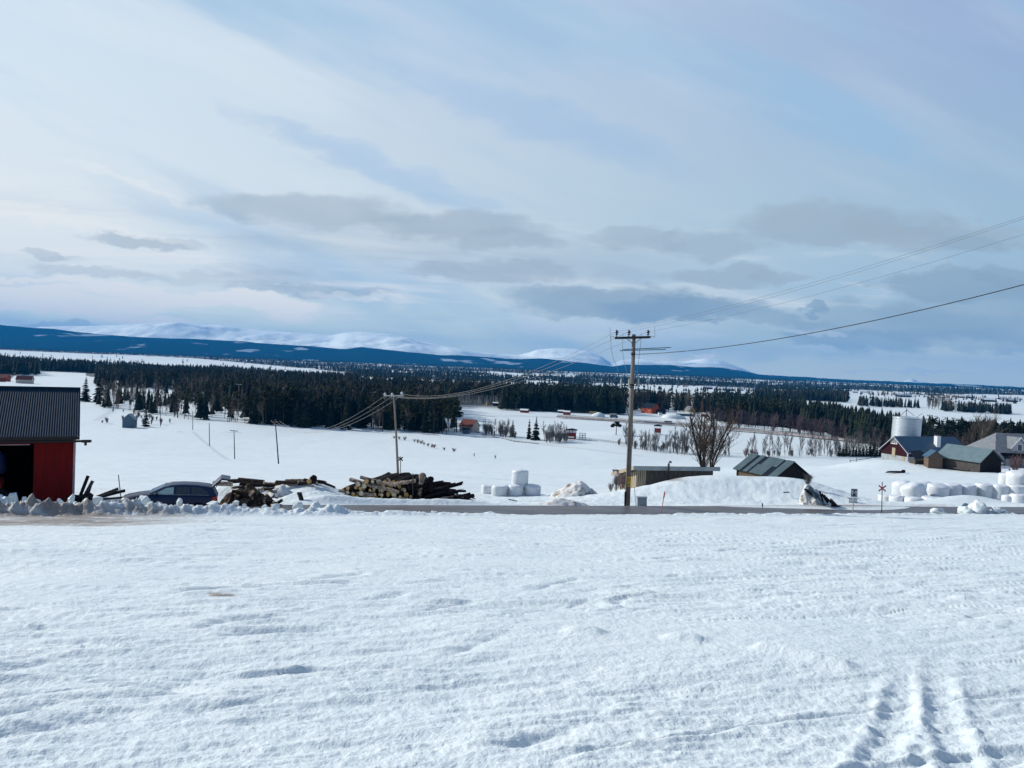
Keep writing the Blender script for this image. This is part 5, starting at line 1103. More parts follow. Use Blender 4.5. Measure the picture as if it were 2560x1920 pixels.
# main transformer pole
DP = 43.6
o, A_ = post('power_pole', 1568, 1270, 1585, 836, DP, .165, .105, M['pole'], 'tall timber power pole with cross arm and insulators at the road', 'power pole', 14)
L = lambda px, py, dy=0.0: W(px, py, DP) - A_ + Vector((0, dy, 0))
b = MB(); p0, p1 = L(1538, 845, -.17), L(1625, 843, -.17); cdir = (p1 - p0).normalized(); ya = math.atan2(cdir.z, cdir.x)
arm = b.box((p0 + p1) / 2, ((p1 - p0).length, .12, .13), Matrix.Rotation(-ya, 3, 'Y')).box((p0 + p1) / 2 + Vector((0, .33, 0)), ((p1 - p0).length, .12, .13), Matrix.Rotation(-ya, 3, 'Y')).build('cross_arm', M['poledark'], o, bevel=.01)
for px in (1541.5, 1572, 1620):
    c = L(px, 838, -.0); i_ = MB().lathe([(.03, -.14), (.03, .02), (.09, .03), (.10, .06), (.05, .09), (.05, .13), (.12, .15), (.13, .18), (.06, .23), (.05, .27), (.07, .29), (.02, .31)], c, 14).build('insulator', M['porcelain'], arm, True)
b = MB(); b.tube([L(1567, 848, -.2), L(1581, 860, -.14)], .022, 5).tube([L(1600, 847, -.2), L(1588, 858, -.14)], .022, 5); b.build('brace', M['steel'], o)
b = MB()
for xa, xb, top in ((1526, 1538, 818), (1637, 1625, 816)): b.tube([L(xb, 842), L(xa, 842)], .016, 5).tube([L(xa, 845), L(xa - (0 if xa > 1600 else 1.5), top)], .012, 5)
b.tube([L(1557, 840), L(1557, 832)], .012, 5).tube([L(1603, 840), L(1603, 832)], .012, 5); b.build('arrester_rod', M['steel'], o)
for n_, pts in enumerate((((1526, 842), (1527, 870), (1532, 895), (1541, 915), (1549, 945)), ((1557, 842), (1555, 875), (1560, 908), (1568, 940), (1571, 950)), ((1603, 842), (1598, 880), (1594, 915), (1592, 950)))):
    MB().tube([L(*p_, -.12) for p_ in pts], .013, 5).build('jumper_wire', M['steel'], o)
MB().tube([L(1556, 874, -.22), L(1675, 869, -.22)], .028, 6).build('cross_bar', M['bluegrey'], o); MB().tube([L(1547, 877, -.36), L(1661, 874, -.36)], .028, 6).build('cross_bar', M['bluegrey'], o)
b = MB()
for py in (883, 887, 961, 968): c = L(1583 - (py - 883) * .045, py); b.lathe([(.135 if py < 900 else .15, -.03), (.135 if py < 900 else .15, .03)], c, 14)
b.build('steel_band', M['blackmetal'], o)
br = MB().tube([L(1553, 963, -.15), L(1599, 964, -.15)], .03, 6).build('termination_bracket', M['blackmetal'], o)
for px in (1551, 1571, 1594):
    c = L(px, 970, -.16); pr_ = []
    for k in range(9): pr_ += [(.035, .06 * k), (.075, .06 * k + .02), (.035, .06 * k + .04)]
    MB().lathe(pr_, c, 10).build('cable_termination', M['glassy'], br, True); MB().tube([c + Vector((0, 0, .54)), c + Vector((.05, 0, .62))], .02, 5).build('connector', M['galv'], br)
b = MB(); b.tube([L(1552, 975, -.16), L(1555, 992, -.16), L(1562, 1010, -.17), L(1571, 1040, -.2), L(1570, 1120, -.18), L(1563, 1260, -.2)], .022, 5).tube([L(1594, 975, -.16), L(1590, 995, -.17), L(1584, 1020, -.16)], .018, 5); b.build('down_cable', M['wireblk'], o)
MB().tube([L(1562, 1228, -.19), L(1561, 1270, -.19)], .05, 6).build('cable_guard', M['wooddark'], o)
for py, h_, lb in ((1199, 17, 'zigzag'), (1211, 9, '')):
    c = L(1571.5 - (py - 1199) * .04, py, -.17); sg = MB().box(c, (.23, .012, h_ * .02357)).build('warning_sign', M['yellow'], o)
    if lb: MB().prism([(c.x - .055, c.z + .02), (c.x + .03, c.z + .14), (c.x + .005, c.z + .03), (c.x + .06, c.z + .02), (c.x - .03, c.z - .13), (c.x - .005, c.z - .02)], c.y - .012, c.y - .0075, 'Y').build('lightning_mark', M['redpaint'], sg)
    else: MB().bx(c.x - .08, c.x + .08, c.y - .012, c.y - .0075, c.z - .02, c.z + .02).build('black_bar', M['blackmetal'], sg)
# line B and the row down the slope
oB, AB = post('power_pole', 996, 1186, 985, 987, 88, .15, .10, M['pole'], 'leaning timber pole with pale insulators in the snow field behind the log pile', 'power pole')
TB = W(985, 990, 88) - AB; MB().box(TB + Vector((.05, -.12, .05)), (2.3, .1, .12), (0, R(-3), 0)).build('cross_arm', M['galv'], oB)
for px, py in ((963, 988), (981, 988), (1005, 985)):
    c = W(px, py, 88) - AB; MB().lathe([(.03, -.12), (.10, -.10), (.15, .0), (.17, .12), (.10, .22), (.04, .30)], c + Vector((0, -.15, 0)), 10).build('insulator', M['glassy'], oB, True); MB().tube([c + Vector((-.12, -.2, -.1)), c + Vector((-.05, -.2, -.5)), c + Vector((.12, -.2, -.45)), c + Vector((.15, -.2, -.05))], .02, 5).build('wire_loop', M['galv'], oB)
for pb, pt, d_, r_, lb, arm_ in (((697, 1160), (688, 1052), 176, .16, 'dark leaning pole in the snow field, the third from the barn', 1), ((587, 1148), (585, 1077), 232, .15, 'short dark pole with a flat T top in the snow field', 2), ((524, 1114), (523, 1057), 292, .16, 'thin dark pole in front of the open mixed stand', 0),
                         ((482, 1078), (482, 1028), 370, .17, 'thin distant pole at the end of the ditch line', 0), ((461, 1045), (461, 1005), 420, .17, 'faint pole among the slender trees', 0), ((401, 1064), (401, 1018), 378, .18, 'dark pole right of the small dark spruce', 0), ((597, 1040), (597, 961), 430, .20, 'tall pale pole with a cross arm rising out of the mixed trees', 3)):
    o, A_ = post('power_pole', *pb, *pt, d_, r_, r_ * .7, M['poledark'] if arm_ != 3 else M['pole'], lb, 'power pole', 7)
    if arm_ in (2, 3): T_ = W(*pt, d_) - A_; MB().box(T_, (2.4 if arm_ == 2 else 3.6, .2, .18), (0, R(3), 0)).build('cross_arm', M['poledark'] if arm_ == 2 else M['galv'], o)
    if arm_ == 1: T_ = W(*pt, d_) - A_; MB().box(T_ - Vector((0, 0, .2)), (2.4, .15, .15)).build('cross_arm', M['poledark'], o)
def wire(label, P0, P1, sag, r, m, n=22, far=1.0):
    o = thing('power_line', label, 'wire', tuple(P0)); pts = []
    for k in range(n + 1): t_ = k / n * far; q = (P1 - P0) * t_; q.z -= sag * 4 * t_ * (1 - t_); pts.append(q)
    MB().tube(pts, r, 4).build('conductor', m, o); return o
PT = W(688, 1054, 176)
for k, (a, c_, e) in enumerate((((1005, 985), (1541.5, 829), 0), ((981, 988), (1572, 829), 1), ((963, 988), (1620, 829), 2))):
    lb = ('upper', 'middle', 'lower')[k]
    wire(f'{lb} one of three pale wires from the leaning pole up to the tall pole', W(*a, 88), W(c_[0], c_[1], DP), 1.5 + .12 * k, .010, M['wirepale'])
for k, (px, py) in enumerate(((963, 989), (981, 990), (1005, 988))):
    wire(('upper', 'middle', 'lower')[k] + ' one of three wires sagging from the leaning pole to the dark pole', W(px, py, 88), PT + Vector((-1.0 + k, 0, .2)), 3.6, .018, M['wirepale'])
for k, (px, py, ex, ey) in enumerate(((1541.5, 829, 2700, 494), (1572, 829, 2700, 499), (1620, 829, 2700, 541))):
    wire(('upper', 'middle', 'lower')[k] + ' one of three faint wires climbing to the upper right', W(px, py, DP), W(ex, ey, 24), .35, .0055, M['wire'], 44, 2.0)
wire('thick black cable running from the tall pole to the right edge', W(1590, 886, DP), W(2700, 674, 24), .55, .018, M['wireblk'], 44, 2.0)
# grey cable cabinet, its stake, snow poles
q = W(1604, 1269, 44.4); o = thing('cable_cabinet', 'grey steel cabinet on the snow at the foot of the tall pole', 'cabinet', tuple(q), R(4)); o.rotation_euler.y = R(-2)
MB().bx(-.28, .28, -.16, .16, -.3, .62).build('cabinet_body', M['steel'], o, bevel=.01); MB().bx(-.31, .31, -.19, .19, .621, .66).build('lid', M['galv'], o); MB().bx(-.24, .24, -.172, -.162, .03, .58).build('door', M['steel'], o)
def stake(name, pb, pt, d, r, m, label, top=None):
    A_ = W(*pb, d); T_ = W(*pt, d) - A_; o = thing(name, label, 'marker', tuple(A_)); MB().tube([T_ * -.25, T_], r, 6).build('rod', m, o)
    if top: MB().tube([T_ * .72, T_ * .98], r * 1.5, 6).build('reflector', top, o)
    return o
stake('marker_stake', (1590, 1266), (1586, 1218), 44.2, .018, M['steel'], 'thin grey stake leaning against the grey cabinet')
stake('snow_stake', (1652, 1287), (1662, 1229), 41.0, .024, M['pinkstake'], 'thin leaning red snow stake at the road right of the pole', M['redpaint'])
stake('snow_stake', (1906, 1286), (1906, 1258), 41.6, .026, M['galv'], 'short grey roadside reflector stake in front of the snow mound', M['bluegrey'])
stake('snow_stake', (302, 1242), (296, 1187), 35.8, .02, M['blackmetal'], 'dark thin stake in the bank before the blue car')
stake('marker_stake', (1032, 1236), (1032, 1184), 42.8, .03, M['wood'], 'thin upright stake standing in the log pile')
# M road sign and snowmobile crosses
q = W(2131, 1290, 42.2); o = thing('road_sign', 'dark blue passing place sign with a white letter M at the road', 'sign', tuple(q)); h_ = (1290 - 1222) * 42.2 / F
MB().tube([(0, 0, -.4), (.02, 0, h_)], .03, 8).build('post', M['galv'], o)
sz = .235; sgn = MB().bx(-sz * .78 + .02, sz * .78 + .02, -.05, -.035, h_ - 2 * sz + .02, h_ + .02).build('plate', mat('sign_blue', (.012, .032, .07), None, 3, .5), o)
z0, z1_ = h_ - 2 * sz + .11, h_ - .07; lw = .033
b = MB()
for xa, xb in ((-.085, -.085), (.125, .125)): b.bx(xa - lw / 2, xa + lw / 2, -.058, -.0535, z0, z1_)
for sx, xe in ((-.085, .02), (.125, .02)): b.add([(sx - lw / 2, -.0625, z1_), (sx + lw / 2, -.0625, z1_), (xe + lw / 2, -.0625, z0 + .12), (xe - lw / 2, -.0625, z0 + .12), (sx - lw / 2, -.0585, z1_), (sx + lw / 2, -.0585, z1_), (xe + lw / 2, -.0585, z0 + .12), (xe - lw / 2, -.0585, z0 + .12)], [(0, 1, 2, 3), (4, 5, 6, 7), (0, 1, 5, 4), (1, 2, 6, 5), (2, 3, 7, 6), (3, 0, 4, 7)])
b.build('letter', M['white'], sgn)
b = MB(); x_0, x_1, za, zb_ = .02 - sz * .78, .02 + sz * .78, h_ - 2 * sz + .02, h_ + .02
for a_ in ((x_0 + .01, x_1 - .01, za + .01, za + .03), (x_0 + .01, x_1 - .01, zb_ - .03, zb_ - .01), (x_0 + .01, x_0 + .03, za + .031, zb_ - .031), (x_1 - .03, x_1 - .01, za + .031, zb_ - .031)): b.bx(a_[0], a_[1], -.054, -.0505, a_[2], a_[3])
b.build('border', M['galv'], sgn)
q = W(2129, 1268, 47.2); o = thing('cable_cabinet', 'pale grey cabinet standing behind the blue M sign', 'cabinet', tuple(q)); MB().bx(-.27, .27, -.15, .15, -.3, .56).build('cabinet_body', M['galvsilo'], o, bevel=.01); MB().bx(-.3, .3, -.18, .18, .561, .6).build('lid', M['galv'], o)
for px, pyb, pyt, pyc, d_, rr_, lb, m1 in ((2204, 1291, 1205, 1220.5, 42.4, 10.5, 'red snowmobile trail cross on a thin post at the road', 'redpaint'), (1001, 1185, 1141, 1147, 86, 6.5, 'small dark trail cross beside the leaning pole', 'poledark')):
    q = W(px, pyb, d_); o = thing('trail_cross', lb, 'marker', tuple(q)); k = d_ / F; T_ = W(px + (pyb - pyt) * .02, pyt, d_) - q
    MB().tube([T_ * -.15, T_], .022 * d_ / 42, 6).build('post', M['blackmetal'], o); c = W(px + .7, pyc, d_) - q + Vector((0, -.04, 0))
    for n_, sg in enumerate((1, -1)): MB().box(c + Vector((0, -.012 * n_ - .012 * 0, 0)), (rr_ * 2.2 * k, .010, 3.2 * k), (0, sg * R(38), 0)).build('cross_board', M['redm' if m1 == 'redpaint' else m1], o)
    if m1 == 'redpaint': MB().lathe([(2.6 * k, -.004), (2.6 * k, .004)], c + Vector((0, -.03, 0)), 10, 'Y').build('reflector', M['redpaint'], o)

# wrapped hay bales
def bale(cx, pb, pt, wpx, d, label, tilt=0.0, seed=0, ty=0.0, group='wrapped hay bales', dome=.25, name='hay_bale'):
    k = d / F; r_ = wpx * k / 2; h_ = (pb - pt) * k; q = W(cx, pb, d); o = thing(name, label, 'hay bale', (q.x, q.y, q.z), 0, group)
    o.rotation_euler = (R(ty), R(tilt), seed)
    r0 = np.random.RandomState(seed + 5); n = 36; prof = []
    e = min((.40 if dome > .3 else .2) * r_, .45 * h_)
    prof = [(r_ * .96, -.25), (r_ * 1.0, 0.1 * h_), (r_ * 1.02, .5 * h_), (r_ * .99, h_ - e)]
    for a in (20, 40, 60, 80): prof.append((r_ - e + e * math.cos(R(a)) - .01, h_ - e + e * math.sin(R(a))))
    prof += [(r_ * .55, h_ + dome * .08), (r_ * .2, h_ + dome * .12)]
    b = MB(); b.lathe(prof, n=n)
    V_ = np.array(b.v); an = np.arctan2(V_[:, 1], V_[:, 0]); rad = np.hypot(V_[:, 0], V_[:, 1])
    f = 1 + .05 * fbm(np.cos(an) * 1.3 + seed, np.sin(an) * 1.3 + V_[:, 2] * .7, seed, 3) + .05 * fbm(an * 3.2 + seed, V_[:, 2] * .7, seed + 3, 3) - .03 * np.exp(-((V_[:, 2] - .5 * h_) / (.06 * h_ + .02)) ** 2)
    V_[:, 0] *= f; V_[:, 1] *= f; V_[:, 2] += .10 * fbm(V_[:, 0] * 1.6 + seed, V_[:, 1] * 1.6, seed + 9, 3) * (V_[:, 2] > h_ * .5)
    b.v = [tuple(v) for v in V_]; ob = b.build('plastic_wrap', M['plastic'], o, True); return o
BL = [(1219, 1237, 1212, 34, 61.5, 'half buried white bale at the left end of the middle group'), (1249, 1238, 1213, 43, 60, 'second white bale from the left in the middle group\'s lower row'), (1289, 1238, 1212, 39, 60, 'white bale directly under the raised one'), (1331, 1238, 1213, 41, 60.2, 'right end white bale of the middle group\'s lower row'), (1299, 1213, 1175, 42, 60.6, 'large white bale raised on top of the middle group'), (1270, 1237, 1211, 36, 61.9, 'white bale mostly hidden behind the lower row in the middle'), (1312, 1237, 1210, 36, 62, 'white bale peeking out behind the one under the raised bale')]
for n_, a in enumerate(BL): bale(*a, seed=n_ + 1)
BR = [((2214, 1260, 1238, 36, 61.5), 0, 0, 'low snow buried bale left of the right hand stack'), ((2258, 1246, 1203, 52, 60.5), 4, 0, 'tallest rounded bale at the left end of the right hand stack'), ((2290, 1252, 1208, 58, 58.6), 16, 8, 'bright bale leaning to the right in front of the tall rounded one'), ((2308, 1248, 1206, 44, 62.5), 0, 0, 'bale just visible behind the leaning bright one'), ((2341, 1252, 1210, 52, 59.4), 5, 0, 'shaded sagging bale right of the leaning one'), ((2382, 1252, 1209, 42, 60), -3, 0, 'shaded bale with a snow cap, in the middle of the right hand stack'), ((2416, 1250, 1211, 42, 60.3), 2, 0, 'shaded bale at the right end of the left half stack'),
      ((2243, 1266, 1239, 38, 57.6), 3, 0, 'snow crusted bale at the bottom left of the stack'), ((2284, 1268, 1243, 44, 56.6), 0, 0, 'dirty half buried bale at the roadside under the leaning one'), ((2330, 1268, 1242, 50, 56.8), 0, 0, 'shaded half buried bale in the lower row'),
      ((2459, 1250, 1208, 42, 60.5), 2, 0, 'first upright bale right of the gap, cleanly lit'), ((2498, 1250, 1212, 42, 60), 2, 0, 'second upright bale right of the gap, with vertical folds'), ((2540, 1248, 1212, 46, 59.6), 2, 0, 'third upright bale right of the gap'), ((2546, 1214, 1178, 58, 60.8), 0, 0, 'big bale on top of the row at the right edge'), ((2516, 1213, 1184, 36, 61.5), 0, 0, 'smaller upper bale left of the big top one'), ((2546, 1266, 1236, 46, 56.5), -4, 0, 'low bale in front at the right edge'), ((2517, 1262, 1239, 26, 56.8), 0, 0, 'small bluish snowy bale stub before the row at the right edge')]
for n_, (a, t_, ty, lb) in enumerate(BR): bale(*a, lb, t_, n_ + 20, ty, dome=.6 if n_ in (1, 2, 3, 13) else .25)

# heaps
def heap(name, px, py, d, wpx, hpx, m, label, seed, depth=.8, skew=0.0, cat='heap', amt=.24, fr=2.2):
    k = d / F; q = W(px, py, d); o = thing(name, label, cat, tuple(q)); rx = wpx * k / 2; h_ = hpx * k
    n = 46; g_ = np.linspace(-1.15, 1.15, n); XX, YY = np.meshgrid(g_, g_); rr_ = np.hypot(XX, YY); 
    Z = h_ * np.clip(1.08 - rr_ ** 1.25, -.4, 2); px_ = XX * rx + skew * h_ * np.clip(Z / h_, 0, 1)
    Z = Z + h_ * amt * fbm(XX * fr + seed, YY * fr, seed, 4, .6) + h_ * amt * .5 * np.abs(fbm(XX * 5 + seed, YY * 5, seed + 2, 3, .6)); Z = np.where(rr_ > 1.12, -.5, Z)
    a = np.arange(n - 1)[:, None]; b_ = np.arange(n - 1)[None, :]; F_ = np.stack([a * n + b_, a * n + b_ + 1, (a + 1) * n + b_ + 1, (a + 1) * n + b_], -1).reshape(-1, 4)
    link('mound', npmesh('mound', np.stack([px_, YY * rx * depth, Z - .05], -1).reshape(-1, 3), F_, m), o, True); return o
heap('snow_heap', 1440, 1242, 52, 118, 40, M['dirtsnow'], 'steep gritty heap of ploughed snow left of the long low building', 3, skew=.25)
heap('snow_heap', 1412, 1278, 43.0, 200, 30, M['dirtsnow'], 'dirty low snow heap on the far edge of the road', 4, .45)
heap('chip_heap', 618, 1272, 39.4, 160, 56, M['dirt'], 'dark heap of bark and wood waste behind the blue car', 5, .7, amt=.35, fr=2.8)
heap('chip_heap', 700, 1262, 42.5, 150, 44, M['dirtsnow'], 'snow covered waste heap right of the dark bark heap', 6, .7, amt=.3)
heap('snow_heap', 800, 1272, 42.8, 150, 40, M['snow'], 'smooth snow mound between the two stuck boards and the log pile', 8, .8, amt=.16)
heap('debris_heap', 2042, 1272, 46.2, 92, 50, M['dirtsnow'], 'heap of gritty snow and rubble at the right end of the mound', 7, .7, skew=-.5, amt=.35)
r_ = random.Random(11)
for k in range(16):
    t_ = r_.random(); q = W(2022 + 62 * t_ + r_.uniform(-6, 6), 1232 + 34 * t_ + r_.uniform(-8, 4), 45.4 - .3 * r_.random()); o = thing('waste_board', 'dark board sticking out of the rubble heap at the mound\'s end', 'board', tuple(q), 0, 'boards in the rubble heap')
    o.rotation_euler = (r_.uniform(-.4, .4), R(38) + r_.uniform(-.5, .5), r_.uniform(-.5, .5)); MB().box((0, 0, 0), (r_.uniform(.5, 1.2), .12, .09)).build('plank', M['wooddark' if k % 3 else 'bluegrey'], o)
tree('gsh', *W(2018, 1214, 50).xy, 1.0, 'tiny twiggy bush on top of the rubble heap', z=W(2018, 1214, 50).z, wide=1.6)

# logs
def logmesh(L_, r, seed, side, cap, bend=.04):
    rd = random.Random(seed); n = 12; m_ = MB(); vs = []; prof = [r * rd.uniform(.9, 1.12) for _ in range(n)]
    st = 6; bx_, bz_ = rd.uniform(-bend, bend) * L_, rd.uniform(-bend, bend) * L_
    for i_ in range(st + 1):
        t_ = i_ / st; off = 4 * t_ * (1 - t_)
        for k in range(n): an = 6.283 * k / n; q = prof[k] * (1 - .12 * t_) * rd.uniform(.95, 1.05); vs.append((off * bx_ + q * math.cos(an), (t_ - .5) * L_, off * bz_ + q * math.sin(an)))
    m_.add(vs, [(i_ * n + k, i_ * n + (k + 1) % n, (i_ + 1) * n + (k + 1) % n, (i_ + 1) * n + k) for i_ in range(st) for k in range(n)])
    m_.cur = 1; b0 = len(m_.v)
    for e, i_ in ((0, 0), (1, st)):
        ring = [vs[i_ * n + k] for k in range(n)]; c = Vector((0, 0, 0))
        for v in ring: c += Vector(v)
        c /= n; ring2 = [tuple(Vector(v) + (Vector(v) - c) * -.04 + Vector((0, (-.004, .004)[e], 0))) for v in ring]; m_.add(ring2, [tuple(range(n))])
    return m_.mesh('log', [side, cap])
LM = [logmesh(rr_, q, i_ + 60, M['bark'], M['cut'] if i_ % 3 else M['cutpale']) for i_, (rr_, q) in enumerate([(3.0, .10), (3.0, .13), (3.1, .15), (2.9, .18), (3.0, .12), (2.8, .09), (3.0, .16), (2.9, .11)])]
LP = [logmesh(rr_, q, i_ + 80, M['barkpale'], M['cutpale']) for i_, (rr_, q) in enumerate([(2.4, .10), (2.9, .11), (2.2, .09), (3.2, .13)])]
LK = [logmesh(rr_, q, i_ + 90, M['barkdark'], M['barkdark'] if i_ % 2 else M['bark']) for i_, (rr_, q) in enumerate([(2.4, .10), (2.9, .08), (2.2, .12), (3.2, .07), (2.6, .14)])]
def log(me, p, rot, label, group): o = link('log', me); o.location = p; o.rotation_euler = rot; return tag(o, label, 'log', group)
PB = gp(1000, 43.8); r_ = random.Random(21); base_z0 = W(1000, 1260, 43.8).z
row = 0; z_ = .14
while row < 6:
    xa = -10.0 + row * .28 + (0 if row < 3 else .25 * (row - 2)); xb = -5.2 - row * .10; x_ = xa
    while x_ < xb:
        m_ = r_.choice(LM); sp_ = r_.uniform(.24, .34)
        low = max(0, (xa + 1.2 - x_)) * .0
        slope = .09 * max(0, (-7.5 - x_)) if row == 0 else 0
        log(m_, (x_, 44.6 + r_.uniform(-.22, .22), base_z0 + z_ + .1 * max(0, -8.2 - x_) + r_.uniform(-.03, .03)), (R(r_.uniform(-4, 4)), r_.uniform(0, 6), R(-13 + r_.uniform(-6, 6))), f"{'thick' if LM.index(m_) in (2, 3, 6) else 'thin' if LM.index(m_) in (0, 5) else 'medium'} end on log in the {('bottom', 'second', 'third', 'fourth', 'fifth', 'top')[row]} layer, {'left' if x_ < -8.6 else 'centre left' if x_ < -7.5 else 'centre' if x_ < -6.4 else 'right'} of the stacked log ends", 'end on logs of the pile'); x_ += sp_
    z_ += .25; row += 1
for px, py, yaw, tl in ((945, 1203, 68, -6), (962, 1208, 60, 8), (980, 1204, 76, 6), (935, 1214, 72, -8), (893, 1232, 72, 0)):
    log(r_.choice(LP), tuple(W(px, py, 43.2)), (R(tl), 0, R(yaw + 180)), 'pale barked log lying crosswise on the left part of the pile', 'pale crosswise logs')
for k in range(34):
    t_ = r_.random(); x_ = -5.3 + 2.25 * t_; zz = base_z0 + .1 + r_.random() * (1.35 * (1 - t_) ** .9 + .2)
    jm = r_.choice(LK); lab = f"{'stout' if LK.index(jm) in (2, 4) else 'long slim' if LK.index(jm) == 3 else 'slim'} dark log {'low' if zz < base_z0 + .45 else 'midway up' if zz < base_z0 + .95 else 'near the top'} in the jumbled {'start' if t_ < .33 else 'middle' if t_ < .66 else 'far right end'} of the pile's right half"
    log(jm, (x_, 44.0 + r_.uniform(-.5, .9), zz), (R(r_.uniform(-14, 14) ), 0, R(-78 + r_.uniform(-26, 26))), lab, 'dark jumbled logs')
for k in range(14):
    x_ = -6.2 + 1.6 * r_.random(); log(r_.choice(LK), (x_, 43.9 + r_.uniform(-.1, .8), base_z0 + .3 + r_.random() * 1.1), (R(r_.uniform(-10, 10)), 0, R(-30 + r_.uniform(-30, 30))), 'dark log wedged between the stacked ends and the jumbled half of the pile', 'dark wedged logs')
for k, (px, py, h_, r0, tl, lb) in enumerate(((1050, 1226, 1.05, .16, 8, 'upright thick log with a bulging pale head on top of the pile'), (1077, 1222, .72, .15, -4, 'upright dark rounded log right of the bulging one'))):
    q = W(px, py, 43.4); o = thing('upright_log', lb, 'log', tuple(q)); o.rotation_euler = (0, R(tl), 0)
    MB().lathe([(r0 * .75, -.4), (r0 * .8, .2 * h_), (r0 * .95, .55 * h_), (r0 * 1.35, .75 * h_), (r0 * 1.25, .92 * h_), (r0 * .6, h_), (.02, h_ * 1.02)], n=12).build('trunk', M['barkpale' if not k else 'barkdark'], o, True)
for k in range(12):
    q = W(r_.uniform(1100, 1165), r_.uniform(1236, 1254), 43.4 + r_.uniform(-.3, .5)); o = thing('branch', 'thin dark branch spilling off the right end of the log pile', 'branch', tuple(q), 0, 'branches at the pile end'); o.rotation_euler = (0, 0, r_.uniform(-.5, .5))
    l2 = r_.uniform(.7, 1.5); MB().tube([(-l2 / 2, 0, -.1), (0, 0, 0), (l2 / 2, 0, r_.uniform(-.25, .3))], [.05, .045, .02], 6).build('stick', M['barkdark' if k % 3 else 'barkpale'], o)
q = W(1105, 1232, 43.2); o = thing('branch', 'long thin forked branch rising from the right end of the log pile', 'branch', tuple(q)); MB().tube([(0, 0, 0), (.6, 0, .13), (1.25, 0, .28)], [.035, .025, .012], 5).tube([(.9, 0, .2), (1.25, .1, .2)], [.018, .01], 4).build('stick', M['barkdark'], o)
# long logs behind the car
for k, (xa, ya, xb, yb, m_, r0) in enumerate(((534, 1209, 580, 1211, 'barkpale', .15), (572, 1204, 618, 1202, 'bark', .13), (596, 1200, 660, 1205, 'bark', .14), (640, 1207, 700, 1209, 'barkpale', .12), (690, 1206, 745, 1205, 'bark', .12), (715, 1204, 765, 1203, 'barkpale', .15), (760, 1200, 792, 1207, 'bark', .10), (786, 1204, 815, 1207, 'barkdark', .12), (745, 1209, 790, 1205, 'bark', .10), (600, 1212, 690, 1214, 'barkdark', .12), (812, 1209, 838, 1219, 'barkdark', .07))):
    a_, b_ = W(xa, ya, 43.6 + .25 * (k % 2)), W(xb, yb, 43.4 + .25 * (k % 2)); me_ = logmesh((b_ - a_).length, r0, 120 + k, M[m_], M['cutpale'])
    o = link('log', me_); o.location = (a_ + b_) / 2; o.rotation_euler = (b_ - a_).to_track_quat('Y', 'Z').to_euler(); tag(o, 'log in the long low row of timber behind the blue car', 'log', 'row of long logs')
q = W(783, 1199, 43.4); o = thing('stump', 'round dark stump at the right end of the long log row', 'stump', tuple(q)); blob('wood', M['barkdark'], o, (.24, .2, .24), 3, sub=2)
q = W(773, 1203, 43.2); o = thing('stump', 'small reddish cut stump touching the round dark stump', 'stump', tuple(q)); MB().lathe([(.13, -.1), (.14, .1)], n=10, axis='Y').build('wood', M['cut'], o)
for k in range(26):
    q = W(r_.uniform(560, 690), r_.uniform(1218, 1262), 38.6 + r_.random() * .9); me_ = r_.choice(LP if k % 2 else LM)
    o = link('split_log', me_); o.location = q; s_ = r_.uniform(.12, .3); o.scale = (r_.uniform(.3, .75), s_, r_.uniform(.3, .75)); o.rotation_euler = (r_.uniform(-.6, .6), r_.uniform(0, 3), r_.uniform(0, 6.3)); tag(o, 'chunk of split wood on the dark bark heap', 'firewood', 'split wood on the bark heap')
for px, dx_, lb in ((752, 0, 'left one of two weathered boards stuck upright in the snow'), (758, .06, 'right one of two weathered boards stuck upright in the snow')):
    q = W(px, 1253, 40.4); o = thing('board', lb, 'board', tuple(q)); o.rotation_euler = (0, R(-20), 0); MB().bx(-.055, .055, -.03, .03, -.2, .52).build('plank', M['wood' if not dx_ else 'wooddark'], o)
q = W(1282, 1253, 45); o = thing('board', 'thin board lying on the snow before the middle bales', 'board', tuple(q)); MB().box((0, 0, .06), (.55, .12, .04), (0, R(9), 0)).build('plank', M['wood'], o)
q = W(1966, 1232, 48); o = thing('board', 'short dark board lying on the snow mound below the log shed', 'board', tuple(q)); MB().box((0, 0, .03), (.38, .15, .05), (0, R(-4), 0)).build('plank', M['wood'], o)
q = W(278, 1246, 36.3); o = thing('tow_bar', 'dark flat bar lying before the nose of the blue car', 'bar', tuple(q)); MB().box((0, 0, 0), (1.0, .3, .06), (0, R(-7), 0)).build('bar', M['wooddark'], o)
for px, py in ((1210, 1262),): q = W(px, py, 43.4); o = thing('branch', 'small dark stick on the snow right of the log pile', 'branch', tuple(q)); MB().tube([(-.12, 0, .05), (.12, 0, .0)], .035, 5).build('stick', M['barkdark'], o)
